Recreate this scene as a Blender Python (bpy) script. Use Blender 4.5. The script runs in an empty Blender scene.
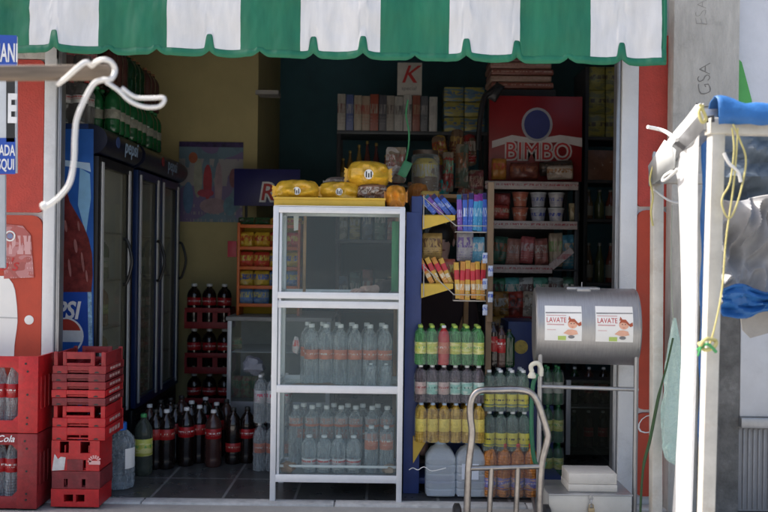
import bpy, bmesh, math, random
from mathutils import Vector, Matrix, noise
random.seed(7)
R = math.radians
SC = bpy.context.scene
COL = SC.collection
F, D0, ZC, TH = 810.0, 4.5, 1.36, R(0.75)

def P(px, py, Y):
    """a point of the 768 x 512 photograph at real depth Y (metres behind the shop front)"""
    u, v = px - 384.0, 256.0 - py
    a = u * math.cos(TH) - v * math.sin(TH)
    b = u * math.sin(TH) + v * math.cos(TH)
    s = (D0 + Y) / F
    return Vector((a * s, Y, ZC + b * s))
def L(n, Y):
    return n * (D0 + Y) / F
def X(px, Y, py=256): return P(px, py, Y).x
def Z(py, Y, px=384): return P(px, py, Y).z
def rect(x0, y0, x1, y1, Y):
    c = P((x0 + x1) / 2, (y0 + y1) / 2, Y); w = L(x1 - x0, Y) / 2; h = L(y1 - y0, Y) / 2
    return c.x - w, c.x + w, c.z - h, c.z + h

class MB:
    def __init__(s): s.bm = bmesh.new(); s.m = 0
    def _add(s, tb, mi=None):
        mi = s.m if mi is None else mi
        if mi is not False:
            for f in tb.faces: f.material_index = mi
        me = bpy.data.meshes.new('tmp'); tb.to_mesh(me); tb.free()
        s.bm.from_mesh(me); bpy.data.meshes.remove(me); return s
    def box(s, x0, x1, y0, y1, z0, z1, b=0.0, mi=None, seg=2, mat=None):
        t = bmesh.new()
        bmesh.ops.create_cube(t, size=1)
        for v in t.verts:
            v.co = Vector(((x0 + x1) / 2 + v.co.x * (x1 - x0), (y0 + y1) / 2 + v.co.y * (y1 - y0), (z0 + z1) / 2 + v.co.z * (z1 - z0)))
        if b > 0:
            b = min(b, .45 * min(abs(x1 - x0), abs(y1 - y0), abs(z1 - z0)))
            bmesh.ops.bevel(t, geom=list(t.edges), offset=b, segments=seg, affect='EDGES', profile=.5)
        if mat is not None: t.transform(mat)
        return s._add(t, mi)
    def bar(s, p, q, w, h, b=0.0, mi=None):
        p, q = Vector(p), Vector(q); d = q - p
        rot = d.to_track_quat('Y', 'Z').to_matrix().to_4x4()
        return s.box(-w / 2, w / 2, 0, d.length, -h / 2, h / 2, b, mi, mat=Matrix.Translation(p) @ rot)
    def lathe(s, prof, c=(0, 0, 0), n=16, mis=None, axis='Z', mi=None):
        t = bmesh.new(); rings = []
        for r, z in prof:
            if r < 1e-6: rings.append([t.verts.new((0, 0, z))])
            else: rings.append([t.verts.new((r * math.cos(2 * math.pi * k / n), r * math.sin(2 * math.pi * k / n), z)) for k in range(n)])
        for i in range(len(rings) - 1):
            a, b = rings[i], rings[i + 1]; m_ = mis[i] if mis else (s.m if mi is None else mi)
            for k in range(n):
                k2 = (k + 1) % n
                if len(a) == 1 and len(b) == 1: continue
                if len(a) == 1: f = t.faces.new((a[0], b[k2], b[k]))
                elif len(b) == 1: f = t.faces.new((a[k], a[k2], b[0]))
                else: f = t.faces.new((a[k], a[k2], b[k2], b[k]))
                f.material_index = m_
        if axis == 'X': t.transform(Matrix.Rotation(R(90), 4, 'Y'))
        if axis == 'Y': t.transform(Matrix.Rotation(R(-90), 4, 'X'))
        t.transform(Matrix.Translation(Vector(c)))
        return s._add(t, False)
    def tube(s, pts, r, n=8, closed=False, mi=None):
        t = bmesh.new(); pts = [Vector(p) for p in pts]; N = len(pts); rings = []
        up = None
        for i in range(N):
            a = pts[(i - 1) % N] if (closed or i > 0) else pts[i]
            b = pts[(i + 1) % N] if (closed or i < N - 1) else pts[i]
            d = (b - a).normalized()
            if up is None:
                up = Vector((0, 0, 1)) if abs(d.z) < .9 else Vector((1, 0, 0))
            u = (up - d * up.dot(d)).normalized(); up = u; w = d.cross(u)
            rr = r[i] if isinstance(r, (list, tuple)) else r
            rings.append([t.verts.new(pts[i] + (u * math.cos(2 * math.pi * k / n) + w * math.sin(2 * math.pi * k / n)) * rr) for k in range(n)])
        for i in range(N if closed else N - 1):
            a, b = rings[i], rings[(i + 1) % N]
            for k in range(n): t.faces.new((a[k], a[(k + 1) % n], b[(k + 1) % n], b[k]))
        if not closed:
            t.faces.new(rings[0][::-1]); t.faces.new(rings[-1])
        bmesh.ops.recalc_face_normals(t, faces=t.faces)
        return s._add(t, mi)
    def prism(s, poly, y0, y1, mi=None, mat=None):
        """polygon (x, z) extruded from y0 to y1"""
        t = bmesh.new()
        a = [t.verts.new((x, y0, z)) for x, z in poly]; b = [t.verts.new((x, y1, z)) for x, z in poly]
        n = len(poly)
        t.faces.new(a); t.faces.new(b[::-1])
        for k in range(n): t.faces.new((a[k], b[k], b[(k + 1) % n], a[(k + 1) % n]))
        bmesh.ops.recalc_face_normals(t, faces=t.faces)
        bmesh.ops.triangulate(t, faces=[f for f in t.faces if len(f.verts) > 4])
        if mat is not None: t.transform(mat)
        return s._add(t, mi)
    def grid(s, fn, nu, nv, mi=None, mfn=None):
        t = bmesh.new()
        g = [[t.verts.new(fn(i / nu, j / nv)) for j in range(nv + 1)] for i in range(nu + 1)]
        for i in range(nu):
            for j in range(nv):
                f = t.faces.new((g[i][j], g[i + 1][j], g[i + 1][j + 1], g[i][j + 1]))
                f.material_index = mfn((i + .5) / nu, (j + .5) / nv) if mfn else (s.m if mi is None else mi)
        return s._add(t, False)
    def pillow(s, w, h, d, seed=0, n=10, mi=None, mat=None, lumps=.12, ex=3.0, ey=2.6, oval=0):
        t = bmesh.new()
        for sg in (-1, 1):
            g = []
            for i in range(n + 1):
                row = []
                for j in range(n + 1):
                    u, v = i / n * 2 - 1, j / n * 2 - 1
                    th = (1 - abs(u) ** ex) * (1 - abs(v) ** ey)
                    k = noise.noise(Vector((u * 2 + seed * 3.1, v * 2 + sg, seed))) * lumps * 2
                    pinch = 1 - .06 * (1 - th); ou, ov = u * (1 - oval * v * v), v * (1 - oval * u * u)
                    row.append(t.verts.new((ou * w / 2 * pinch * (1 - .05 * abs(v) ** 3), sg * d / 2 * max(0, th) ** .6 * (1 + k), ov * h / 2 * (1 + .25 * oval * noise.noise(Vector((u * 4, seed * 2.3, 0)))))))
                g.append(row)
            for i in range(n):
                for j in range(n): t.faces.new((g[i][j], g[i + 1][j], g[i + 1][j + 1], g[i][j + 1]))
        bmesh.ops.remove_doubles(t, verts=t.verts, dist=1e-5)
        bmesh.ops.recalc_face_normals(t, faces=t.faces)
        if mat is not None: t.transform(mat)
        return s._add(t, mi)
    def ball(s, c, r, sx=1, sy=1, sz=1, n=12, mi=None, jit=0, seed=0):
        t = bmesh.new(); bmesh.ops.create_uvsphere(t, u_segments=n, v_segments=max(6, n * 2 // 3), radius=r)
        for v in t.verts:
            k = 1 + jit * noise.noise(v.co / r * 1.7 + Vector((seed, seed * 2, 0)))
            v.co = Vector((v.co.x * sx * k + c[0], v.co.y * sy * k + c[1], v.co.z * sz * k + c[2]))
        return s._add(t, mi)
    def mesh(s, name, smooth=38, org=None):
        if org is not None: bmesh.ops.translate(s.bm, verts=s.bm.verts, vec=-Vector(org))
        me = bpy.data.meshes.new(name); s.bm.to_mesh(me); s.bm.free()
        for p in me.polygons: p.use_smooth = True
        me.set_sharp_from_angle(angle=R(smooth)); return me
    def build(s, name, mats, parent=None, org=None, loc=None, smooth=38):
        """org: the geometry is in world coordinates and the object's origin goes there"""
        if org is None and parent is not None and parent.get('_w'): org = wloc(parent)
        me = s.mesh(name, smooth, org)
        for m in (mats if isinstance(mats, (list, tuple)) else [mats]): me.materials.append(m)
        o = bpy.data.objects.new(name, me); COL.objects.link(o)
        if parent is not None:
            o.parent = parent
            if org is not None: o['_w'] = 1
        elif org is not None: o.location = org; o['_w'] = 1
        if loc is not None: o.location = loc
        return o
def wloc(o):
    v = Vector(o.location)
    while o.parent: o = o.parent; v += o.location
    return v
def tag(o, label=None, cat=None, group=None, kind=None):
    if label: o['label'] = label
    if cat: o['category'] = cat
    if group: o['group'] = group
    if kind: o['kind'] = kind
    return o
def thing(name, label, cat, loc=(0, 0, 0), group=None, world=True, rz=0):
    o = bpy.data.objects.new(name, None); COL.objects.link(o); o.location = loc; o.rotation_euler.z = rz
    o.empty_display_size = .1
    if world: o['_w'] = 1
    return tag(o, label, cat, group)
def link(name, me, parent=None, loc=(0, 0, 0), rz=0, scale=None):
    o = bpy.data.objects.new(name, me); COL.objects.link(o)
    if parent is not None: o.parent = parent
    o.location = loc; o.rotation_euler.z = rz
    if scale: o.scale = scale
    return o
def lettering(body, parent, loc, size, m, rot=(90, 0, 0), shear=0, ext=.0006, align='CENTER', sx=1, name='lettering', bold=0, space=1):
    """loc in world coordinates when the parent carries them"""
    c = bpy.data.curves.new(name, 'FONT'); c.body = body; c.size = size; c.shear = shear; c.extrude = ext
    c.align_x = align; c.align_y = 'CENTER'; c.offset = bold; c.space_character = space; c.resolution_u = 3
    c.materials.append(m)
    tmp = bpy.data.objects.new('tmp_letters', c)
    me = bpy.data.meshes.new_from_object(tmp); bpy.data.objects.remove(tmp); bpy.data.curves.remove(c)
    o = bpy.data.objects.new(name, me); COL.objects.link(o)
    o.rotation_euler = [R(a) for a in rot]; o.scale.x = sx
    if parent is not None:
        o.parent = parent
        o.location = Vector(loc) - (wloc(parent) if parent.get('_w') else Vector())
    else: o.location = loc
    return o
def ell(cx, cz, rx, rz, n=20, a0=0, a1=360):
    return [(cx + rx * math.cos(R(a0 + (a1 - a0) * k / n)), cz + rz * math.sin(R(a0 + (a1 - a0) * k / n))) for k in range(n if a1 - a0 >= 360 else n + 1)]
def smooth_pts(pts, k=4):
    pts = [Vector(p) for p in pts]; out = []
    for i in range(len(pts) - 1):
        p0, p1, p2, p3 = pts[max(0, i - 1)], pts[i], pts[i + 1], pts[min(len(pts) - 1, i + 2)]
        for j in range(k):
            t = j / k
            out.append(.5 * ((2 * p1) + (p2 - p0) * t + (2 * p0 - 5 * p1 + 4 * p2 - p3) * t * t + (3 * p1 - p0 - 3 * p2 + p3) * t ** 3))
    out.append(pts[-1]); return out

# ------------------------------------------------------------------ materials
def _new(name):
    m = bpy.data.materials.new(name); m.use_nodes = True
    nt = m.node_tree; return m, nt, nt.nodes['Principled BSDF']
def mat(name, rgb, rough=.5, metal=0, var=.12, scale=9, bump=0, bscale=120, dirt=0, dcol=(.06, .05, .045), alpha=1, trans=0, coat=0, spec=.5, stretch=None):
    m, nt, b = _new(name); N = nt.nodes; K = nt.links
    tc = N.new('ShaderNodeTexCoord'); src = tc.outputs['Object']
    if stretch:
        mp = N.new('ShaderNodeMapping'); mp.inputs['Scale'].default_value = stretch; K.new(src, mp.inputs['Vector']); src = mp.outputs['Vector']
    nz = N.new('ShaderNodeTexNoise'); nz.inputs['Scale'].default_value = scale; nz.inputs['Detail'].default_value = 6; nz.inputs['Roughness'].default_value = .65
    K.new(src, nz.inputs['Vector'])
    r = N.new('ShaderNodeValToRGB')
    r.color_ramp.elements[0].position = .3; r.color_ramp.elements[1].position = .72
    r.color_ramp.elements[0].color = [max(0, c * (1 - var)) for c in rgb] + [1]; r.color_ramp.elements[1].color = [min(1, c * (1 + var)) for c in rgb] + [1]
    K.new(nz.outputs['Fac'], r.inputs['Fac']); col = r.outputs['Color']
    if dirt:
        n2 = N.new('ShaderNodeTexNoise'); n2.inputs['Scale'].default_value = scale * .45; n2.inputs['Detail'].default_value = 9; n2.inputs['Roughness'].default_value = .75
        K.new(tc.outputs['Object'], n2.inputs['Vector'])
        r2 = N.new('ShaderNodeValToRGB'); r2.color_ramp.elements[0].position = .55; r2.color_ramp.elements[1].position = .75
        r2.color_ramp.elements[0].color = (0, 0, 0, 1); r2.color_ramp.elements[1].color = (dirt, dirt, dirt, 1)
        K.new(n2.outputs['Fac'], r2.inputs['Fac'])
        mx = N.new('ShaderNodeMix'); mx.data_type = 'RGBA'; K.new(r2.outputs['Color'], mx.inputs['Factor'])
        K.new(col, mx.inputs['A']); mx.inputs['B'].default_value = (*dcol, 1); col = mx.outputs['Result']
    K.new(col, b.inputs['Base Color'])
    mr = N.new('ShaderNodeMapRange'); mr.inputs['To Min'].default_value = max(.02, rough * .8); mr.inputs['To Max'].default_value = min(1, rough * 1.25)
    K.new(nz.outputs['Fac'], mr.inputs['Value']); K.new(mr.outputs['Result'], b.inputs['Roughness'])
    b.inputs['Metallic'].default_value = metal; b.inputs['Specular IOR Level'].default_value = spec
    b.inputs['Coat Weight'].default_value = coat
    if bump:
        n3 = N.new('ShaderNodeTexNoise'); n3.inputs['Scale'].default_value = bscale; n3.inputs['Detail'].default_value = 5
        K.new(src, n3.inputs['Vector'])
        bp = N.new('ShaderNodeBump'); bp.inputs['Strength'].default_value = bump; bp.inputs['Distance'].default_value = .006
        K.new(n3.outputs['Fac'], bp.inputs['Height']); K.new(bp.outputs['Normal'], b.inputs['Normal'])
    b.inputs['Alpha'].default_value = alpha
    b.inputs['Transmission Weight'].default_value = trans
    return m
def clear(name, tint, a0=.12, a1=.75, rough=.08, rgb=None, crinkle=0, ribs=0):
    """thin clear plastic or glass: see-through face on, whiter towards its edges, with reflections"""
    m, nt, b = _new(name); N = nt.nodes; K = nt.links
    tr = N.new('ShaderNodeBsdfTransparent'); tr.inputs['Color'].default_value = (*tint, 1)
    b.inputs['Base Color'].default_value = (*(rgb or tint), 1); b.inputs['Roughness'].default_value = rough
    lw = N.new('ShaderNodeLayerWeight'); lw.inputs['Blend'].default_value = .35
    mr = N.new('ShaderNodeMapRange'); mr.inputs['To Min'].default_value = a0; mr.inputs['To Max'].default_value = a1
    K.new(lw.outputs['Facing'], mr.inputs['Value'])
    fac = mr.outputs['Result']
    if ribs:      # moulded rings and vertical facets, and the cloudiness of thin plastic
        tc = N.new('ShaderNodeTexCoord'); sp = N.new('ShaderNodeSeparateXYZ'); K.new(tc.outputs['Object'], sp.inputs[0])
        oi = N.new('ShaderNodeObjectInfo')
        s1 = N.new('ShaderNodeMath'); s1.operation = 'MULTIPLY'; s1.inputs[1].default_value = 420; K.new(sp.outputs['Z'], s1.inputs[0])
        s2 = N.new('ShaderNodeMath'); s2.operation = 'SINE'; K.new(s1.outputs[0], s2.inputs[0])
        mp = N.new('ShaderNodeMapping'); mp.inputs['Scale'].default_value = (75, 75, 14); K.new(tc.outputs['Object'], mp.inputs['Vector'])
        ad = N.new('ShaderNodeVectorMath'); ad.operation = 'ADD'; K.new(mp.outputs['Vector'], ad.inputs[0]); K.new(oi.outputs['Random'], ad.inputs[1])
        nz = N.new('ShaderNodeTexNoise'); nz.inputs['Scale'].default_value = 1; nz.inputs['Detail'].default_value = 3; nz.inputs['Distortion'].default_value = .6; K.new(ad.outputs[0], nz.inputs['Vector'])
        h = N.new('ShaderNodeMath'); h.operation = 'MULTIPLY_ADD'; h.inputs[1].default_value = .12; K.new(s2.outputs[0], h.inputs[0]); K.new(nz.outputs['Fac'], h.inputs[2])
        bp = N.new('ShaderNodeBump'); bp.inputs['Strength'].default_value = ribs; bp.inputs['Distance'].default_value = .012; K.new(h.outputs[0], bp.inputs['Height'])
        K.new(bp.outputs['Normal'], b.inputs['Normal']); b.inputs['Coat Weight'].default_value = .6; b.inputs['Coat Roughness'].default_value = .04
        m2 = N.new('ShaderNodeMapRange'); m2.inputs['From Min'].default_value = .35; m2.inputs['From Max'].default_value = .7; m2.inputs['To Min'].default_value = .45; m2.inputs['To Max'].default_value = 1.35
        K.new(nz.outputs['Fac'], m2.inputs['Value'])
        mu = N.new('ShaderNodeMath'); mu.operation = 'MULTIPLY'; mu.use_clamp = True; K.new(fac, mu.inputs[0]); K.new(m2.outputs['Result'], mu.inputs[1]); fac = mu.outputs[0]
    if crinkle:
        tc = N.new('ShaderNodeTexCoord'); nz = N.new('ShaderNodeTexNoise'); nz.inputs['Scale'].default_value = 28; nz.inputs['Detail'].default_value = 4; nz.inputs['Distortion'].default_value = 1.2
        K.new(tc.outputs['Object'], nz.inputs['Vector'])
        bp = N.new('ShaderNodeBump'); bp.inputs['Strength'].default_value = crinkle; bp.inputs['Distance'].default_value = .01
        K.new(nz.outputs['Fac'], bp.inputs['Height']); K.new(bp.outputs['Normal'], b.inputs['Normal']); K.new(bp.outputs['Normal'], lw.inputs['Normal'])
    mx = N.new('ShaderNodeMixShader'); K.new(fac, mx.inputs['Fac']); K.new(tr.outputs['BSDF'], mx.inputs[1]); K.new(b.outputs['BSDF'], mx.inputs[2])
    K.new(mx.outputs['Shader'], N['Material Output'].inputs['Surface'])
    return m
def printed(name, base, ink, ink2=None, scale=9, lo=.25, hi=.75, th=.5, rough=.35, third=None, sq=(1, 1, 2)):
    """a printed wrapper: a headline, lines of small print and patches of a second colour"""
    m, nt, b = _new(name); N = nt.nodes; K = nt.links
    tc = N.new('ShaderNodeTexCoord'); oi = N.new('ShaderNodeObjectInfo')
    sep = N.new('ShaderNodeSeparateXYZ'); K.new(tc.outputs['Generated'], sep.inputs[0])
    sm = N.new('ShaderNodeMath'); sm.operation = 'MULTIPLY'; sm.inputs[1].default_value = 37.3; K.new(oi.outputs['Random'], sm.inputs[0])
    def math_(op, a, c=None):
        n = N.new('ShaderNodeMath'); n.operation = op
        for k, v in enumerate((a, c)):
            if v is None: continue
            if isinstance(v, (int, float)): n.inputs[k].default_value = v
            else: K.new(v, n.inputs[k])
        return n.outputs[0]
    def band(a, c): return math_('MULTIPLY', math_('GREATER_THAN', sep.outputs['Z'], a), math_('LESS_THAN', sep.outputs['Z'], c))
    def nmask(sx, sz, t, off, zq=None, det=2):
        cb = N.new('ShaderNodeCombineXYZ')
        K.new(math_('ADD', math_('MULTIPLY', sep.outputs['X'], sx * sq[0]), sm.outputs[0]), cb.inputs[0])
        K.new(math_('MULTIPLY', sep.outputs['Y'], sx * sq[1]), cb.inputs[1])
        K.new(math_('ADD', math_('MULTIPLY', zq if zq is not None else sep.outputs['Z'], sz), off), cb.inputs[2])
        nz = N.new('ShaderNodeTexNoise'); nz.inputs['Scale'].default_value = 1; nz.inputs['Detail'].default_value = det; K.new(cb.outputs[0], nz.inputs['Vector'])
        return math_('GREATER_THAN', nz.outputs['Fac'], t)
    def mixc(fac, a, c):
        mx = N.new('ShaderNodeMix'); mx.data_type = 'RGBA'; K.new(fac, mx.inputs['Factor'])
        if isinstance(a, tuple): mx.inputs['A'].default_value = (*a, 1)
        else: K.new(a, mx.inputs['A'])
        mx.inputs['B'].default_value = (*c, 1); return mx.outputs['Result']
    col = mixc(nmask(3, 3, .52, 9.0), base, tuple(v * .86 for v in base))
    if third: col = mixc(band(*third[1]), col, third[0])
    if ink2: col = mixc(nmask(1.3, 2.2 * sq[2], .53, 4.0, det=1), col, ink2)
    mid = lo + (hi - lo) * .62; hh = (hi - lo) * .17
    head = math_('MULTIPLY', band(mid - hh, mid + hh), nmask(scale * 2.2, 2.5, th - .02, 0))
    rows = 11.0; zr = math_('MULTIPLY', sep.outputs['Z'], rows)
    line = math_('LESS_THAN', math_('FRACT', zr), .42)
    small = math_('MULTIPLY', math_('MULTIPLY', line, nmask(scale * 6, 7.0, th + .03, 2.0, math_('FLOOR', zr))), math_('MULTIPLY', band(lo, mid - hh * 1.4), nmask(1.6, 2.0, .48, 7.0)))
    col = mixc(math_('MAXIMUM', head, small), col, ink)
    K.new(col, b.inputs['Base Color']); b.inputs['Roughness'].default_value = rough
    return m

m_white = mat('white paint', (.72, .73, .74), .55, var=.06, bump=.3, dirt=.45, dcol=(.3, .29, .27), scale=5)
m_red_wall = mat('red stucco', (.50, .07, .052), .8, var=.16, scale=11, bump=.9, bscale=95, dirt=.3, dcol=(.2, .04, .03))
m_red_wall2 = mat('orange red paint', (.48, .062, .03), .6, var=.12, scale=7, bump=.3, bscale=70, dirt=.3, dcol=(.34, .13, .08))
m_conc = mat('concrete', (.5, .485, .45), .85, var=.2, scale=5, bump=.9, bscale=50, dirt=.7, dcol=(.2, .185, .17), stretch=(3, 3, .8))
m_conc_d = mat('weathered concrete', (.17, .165, .155), .9, var=.4, scale=9, bump=1, bscale=45, dirt=.7, dcol=(.4, .39, .37))
m_pave = mat('pavement concrete', (.4, .39, .37), .85, var=.15, scale=5, bump=.4, dirt=.5, dcol=(.18, .17, .16))
m_asph = mat('asphalt', (.3, .29, .27), .9, var=.2, scale=3, bump=.5)
m_yellow_wall = mat('yellow plaster', (.52, .45, .22), .7, var=.1, scale=3, bump=.2, dirt=.2, dcol=(.25, .2, .08))
m_teal_wall = mat('teal plaster', (.05, .14, .185), .7, var=.15, scale=3, bump=.2)
m_ceil = mat('ceiling plaster', (.42, .41, .39), .8)
m_metal = mat('grey metal', (.42, .43, .45), .38, .8, var=.15, dirt=.2)
m_alu = mat('white aluminium', (.74, .75, .77), .35, .15, var=.05, dirt=.12, dcol=(.4, .4, .4), scale=14)
m_steel = mat('brushed stainless', (.4, .4, .405), .46, 1, var=.14, scale=5, stretch=(60, 3, 3), bump=.08, bscale=12, dirt=.25, dcol=(.36, .35, .34))
m_chrome = mat('worn chrome tube', (.36, .34, .325), .3, 1, var=.28, scale=22, dirt=.4, dcol=(.2, .15, .11))
m_black = mat('black plastic', (.015, .015, .017), .4)
m_dark = mat('dark steel', (.05, .05, .055), .5, .3)
m_blue_f = mat('fridge blue', (.012, .03, .11), .3, var=.1)
m_blue_side = mat('fridge side blue', (.025, .115, .42), .35, var=.25, scale=3)
m_blue = mat('blue enamel', (.04, .065, .21), .42, var=.14, dirt=.25, dcol=(.05, .05, .12))
m_yel = mat('yellow enamel', (.72, .48, .06), .45, dirt=.15, dcol=(.4, .25, .05))
m_yel_tray = mat('yellow tray plastic', (.68, .44, .05), .4)
m_crate = mat('red crate plastic', (.47, .013, .017), .42, var=.22, dirt=.5, dcol=(.3, .07, .065), scale=34, bump=.15)
m_crate_d = mat('faded crate plastic', (.19, .02, .025), .55, var=.3, dirt=.5, dcol=(.26, .1, .09), scale=34, bump=.15)
m_crate_m = mat('maroon crate plastic', (.27, .017, .021), .5, var=.28, dirt=.5, dcol=(.24, .08, .075), scale=34, bump=.15)
m_green = mat('green awning cloth', (.011, .165, .085), .5, var=.2, scale=2.2, bump=.5, bscale=3, stretch=(5, 3, 1), dirt=.15, dcol=(.02, .14, .08))
m_bind = mat('green binding', (.011, .17, .088), .5, var=.06)
m_wcloth = mat('white awning cloth', (.75, .745, .74), .55, var=.09, scale=2.2, bump=.5, bscale=3, stretch=(5, 3, 1), dirt=.22, dcol=(.48, .48, .47))
m_paper = mat('white paper', (.82, .82, .8), .6, var=.03)
m_grey_ink = mat('grey ink', (.2, .2, .21), .6)
m_red_ink = mat('red ink', (.5, .03, .03), .5)
m_white_ink = mat('white ink', (.82, .82, .82), .5)
m_blue_ink = mat('blue ink', (.02, .08, .42), .5)
m_black_ink = mat('black ink', (.02, .02, .02), .5)
m_wood = mat('worn wood', (.2, .155, .115), .7, var=.35, stretch=(2, 30, 30), scale=3, bump=.4)
m_board = mat('brown board', (.35, .2, .09), .7, var=.3)
m_card = mat('cardboard', (.17, .115, .07), .8, var=.1)
m_rope = mat('white rope', (.8, .79, .77), .8, var=.05, bump=.5, bscale=300)
m_yrope = mat('yellow rope', (.56, .5, .2), .7, bump=.4, bscale=300)
m_blue_tarp = mat('blue tarpaulin', (.025, .14, .4), .5, var=.25, bump=.8, bscale=20)
m_grey_tarp = mat('grey plastic sheet', (.34, .34, .35), .5, var=.2, scale=5, bump=.35, bscale=9)
m_slate = mat('slate tarpaulin', (.13, .165, .2), .5, var=.2, bump=.5, bscale=12)
m_beam = mat('painted white steel', (.56, .54, .49), .5, var=.12, dirt=.5, dcol=(.35, .25, .16), scale=14)
m_glass = clear('clear glass', (.95, .98, .97), .065, .6, .02, (.54, .62, .64))  # pale grey-blue base paints in a haze standing for street reflections
m_glass_d = clear('dark door glass', (.86, .89, .88), .1, .62, .04, (.36, .34, .25))  # olive base colour stands in for light reflected on the panes
m_pet = clear('clear plastic bottle', (.86, .9, .92), .3, .95, .07, (.64, .69, .71), ribs=.9)
m_jugp = clear('water jug plastic', (.84, .9, .95), .36, .98, .1, (.84, .9, .95), crinkle=.3)
m_jugc = clear('clear jug plastic', (.86, .91, .95), .24, .95, .06, (.6, .68, .74), ribs=.35)
m_wrap = clear('shrink wrap', (.96, .97, .97), .09, .6, .15, (.6, .62, .63), crinkle=.8)
m_bag = clear('teal carrier bag', (.78, .93, .89), .36, .97, .28, (.74, .9, .86), crinkle=1.2)
m_cola = mat('cola bottle', (.012, .006, .005), .08, coat=.5, var=.3)
m_cola2 = mat('brown cola bottle', (.07, .03, .025), .12, coat=.3, var=.3)
m_greenb = mat('green bottle', (.014, .12, .04), .1, coat=.4, var=.25)
m_greenb2 = mat('dark green bottle', (.006, .04, .016), .1, coat=.3, var=.3)
m_lime = clear('lime soda bottle', (.45, .85, .5), .6, .97, .07, (.14, .42, .15), ribs=.8)
m_redb = mat('red soda bottle', (.45, .03, .03), .15, coat=.3)
m_orangeb = clear('orange soda bottle', (.95, .5, .15), .72, .98, .08, (.66, .24, .04), ribs=.8)
m_yelb = clear('yellow juice bottle', (.95, .75, .25), .66, .98, .08, (.72, .48, .08), ribs=.8)
m_greyb = clear('dark grey soda bottle', (.42, .37, .4), .55, .98, .07, (.2, .16, .18), ribs=.8)
m_palegreen = clear('pale green bottle', (.6, .74, .66), .42, .95, .07, (.26, .36, .31), ribs=.8)
m_cap_w = mat('white cap', (.75, .77, .78), .4); m_cap_k = mat('black cap', (.03, .03, .03), .4)
m_cap_b = mat('blue cap', (.02, .14, .55), .4); m_cap_g = mat('green cap', (.05, .3, .1), .4)
m_cap_lb = mat('pale blue cap', (.4, .55, .75), .4); m_cap_r = mat('red cap', (.5, .03, .03), .4)
m_cap_br = mat('bronze cap', (.3, .14, .06), .4); m_cap_y = mat('lime cap', (.45, .6, .1), .4)
l_cola = printed('red cola label', (.4, .011, .015), (.8, .78, .75), scale=7, lo=.3, hi=.7, th=.53)
l_cola_d = printed('dim red cola label', (.4, .02, .02), (.6, .5, .4), scale=7, lo=.3, hi=.7, th=.56)
l_yg = printed('yellow green label', (.6, .62, .12), (.1, .4, .1), scale=8, th=.54, ink2=(.75, .72, .3))
l_teal = printed('teal label', (.32, .62, .52), (.05, .2, .15), scale=8, th=.56, ink2=(.6, .7, .62))
l_rose = printed('rose label', (.55, .4, .36), (.3, .05, .05), scale=8, th=.5)
l_yel = printed('yellow label', (.78, .62, .12), (.45, .3, .02), scale=8, th=.6)
l_ybl = printed('yellow dark print label', (.62, .55, .06), (.03, .03, .02), scale=6, lo=.3, hi=.7, th=.52)
l_blu = printed('violet blue label', (.16, .14, .38), (.6, .6, .7), scale=8, th=.56, ink2=(.5, .3, .2))
l_redw = printed('red white label', (.6, .6, .6), (.5, .05, .05), scale=6, lo=.45, hi=.95, th=.42)
l_orange = printed('orange red label', (.55, .17, .1), (.7, .65, .6), scale=6, th=.55)
l_white = printed('white green label', (.6, .62, .55), (.1, .3, .1), scale=7, th=.5)
# ------------------------------------------------------------------ ground
g = MB(); g.box(-60, 60, -80, 60, -.3, -.14); tag(g.build('road', m_asph, org=(0, -5, -.14)), kind='structure')
g = MB(); g.box(-12, 12, -2.6, -.012, -.2, -.006, .004); tag(g.build('pavement', m_pave, org=(0, -1, 0)), kind='structure')
g = MB()
for i in range(4):      # worn nosing along the shop's threshold, in cast lengths
    g.box(-2.35 + i * 1.05, -2.35 + i * 1.05 + 1.044, -.10, -.014, -.05, .004 + .0015 * (i % 3), .006)
tag(g.build('threshold', mat('threshold concrete', (.5, .5, .49), .8, var=.2, scale=14, bump=.8, bscale=70, dirt=.5, dcol=(.18, .17, .16)), org=(0, -.06, 0)), kind='structure')
def tile_mat():
    m, nt, b = _new('dark floor tiles'); N = nt.nodes; K = nt.links
    tc = N.new('ShaderNodeTexCoord'); br = N.new('ShaderNodeTexBrick'); br.offset = 0
    br.inputs['Scale'].default_value = 1; br.inputs['Brick Width'].default_value = .4; br.inputs['Row Height'].default_value = .4; br.inputs['Mortar Size'].default_value = .008
    br.inputs['Color1'].default_value = (.055, .055, .06, 1); br.inputs['Color2'].default_value = (.075, .072, .072, 1); br.inputs['Mortar'].default_value = (.2, .2, .2, 1)
    K.new(tc.outputs['Object'], br.inputs['Vector'])
    nz = N.new('ShaderNodeTexNoise'); nz.inputs['Scale'].default_value = 9; nz.inputs['Detail'].default_value = 8; K.new(tc.outputs['Object'], nz.inputs['Vector'])
    mx = N.new('ShaderNodeMix'); mx.data_type = 'RGBA'; mx.blend_type = 'OVERLAY'; mx.inputs['Factor'].default_value = .6
    K.new(br.outputs['Color'], mx.inputs['A']); K.new(nz.outputs['Color'], mx.inputs['B'])
    hs = N.new('ShaderNodeHueSaturation'); hs.inputs['Saturation'].default_value = .2; K.new(mx.outputs['Result'], hs.inputs['Color'])
    K.new(hs.outputs['Color'], b.inputs['Base Color'])
    mr = N.new('ShaderNodeMapRange'); mr.inputs['To Min'].default_value = .16; mr.inputs['To Max'].default_value = .45; K.new(nz.outputs['Fac'], mr.inputs['Value']); K.new(mr.outputs['Result'], b.inputs['Roughness'])
    return m
g = MB(); g.box(-2.5, 2.5, -.01, 4.1, -.1, 0); tag(g.build('floor', tile_mat(), org=(-.08, 0, 0)), kind='structure')

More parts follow.
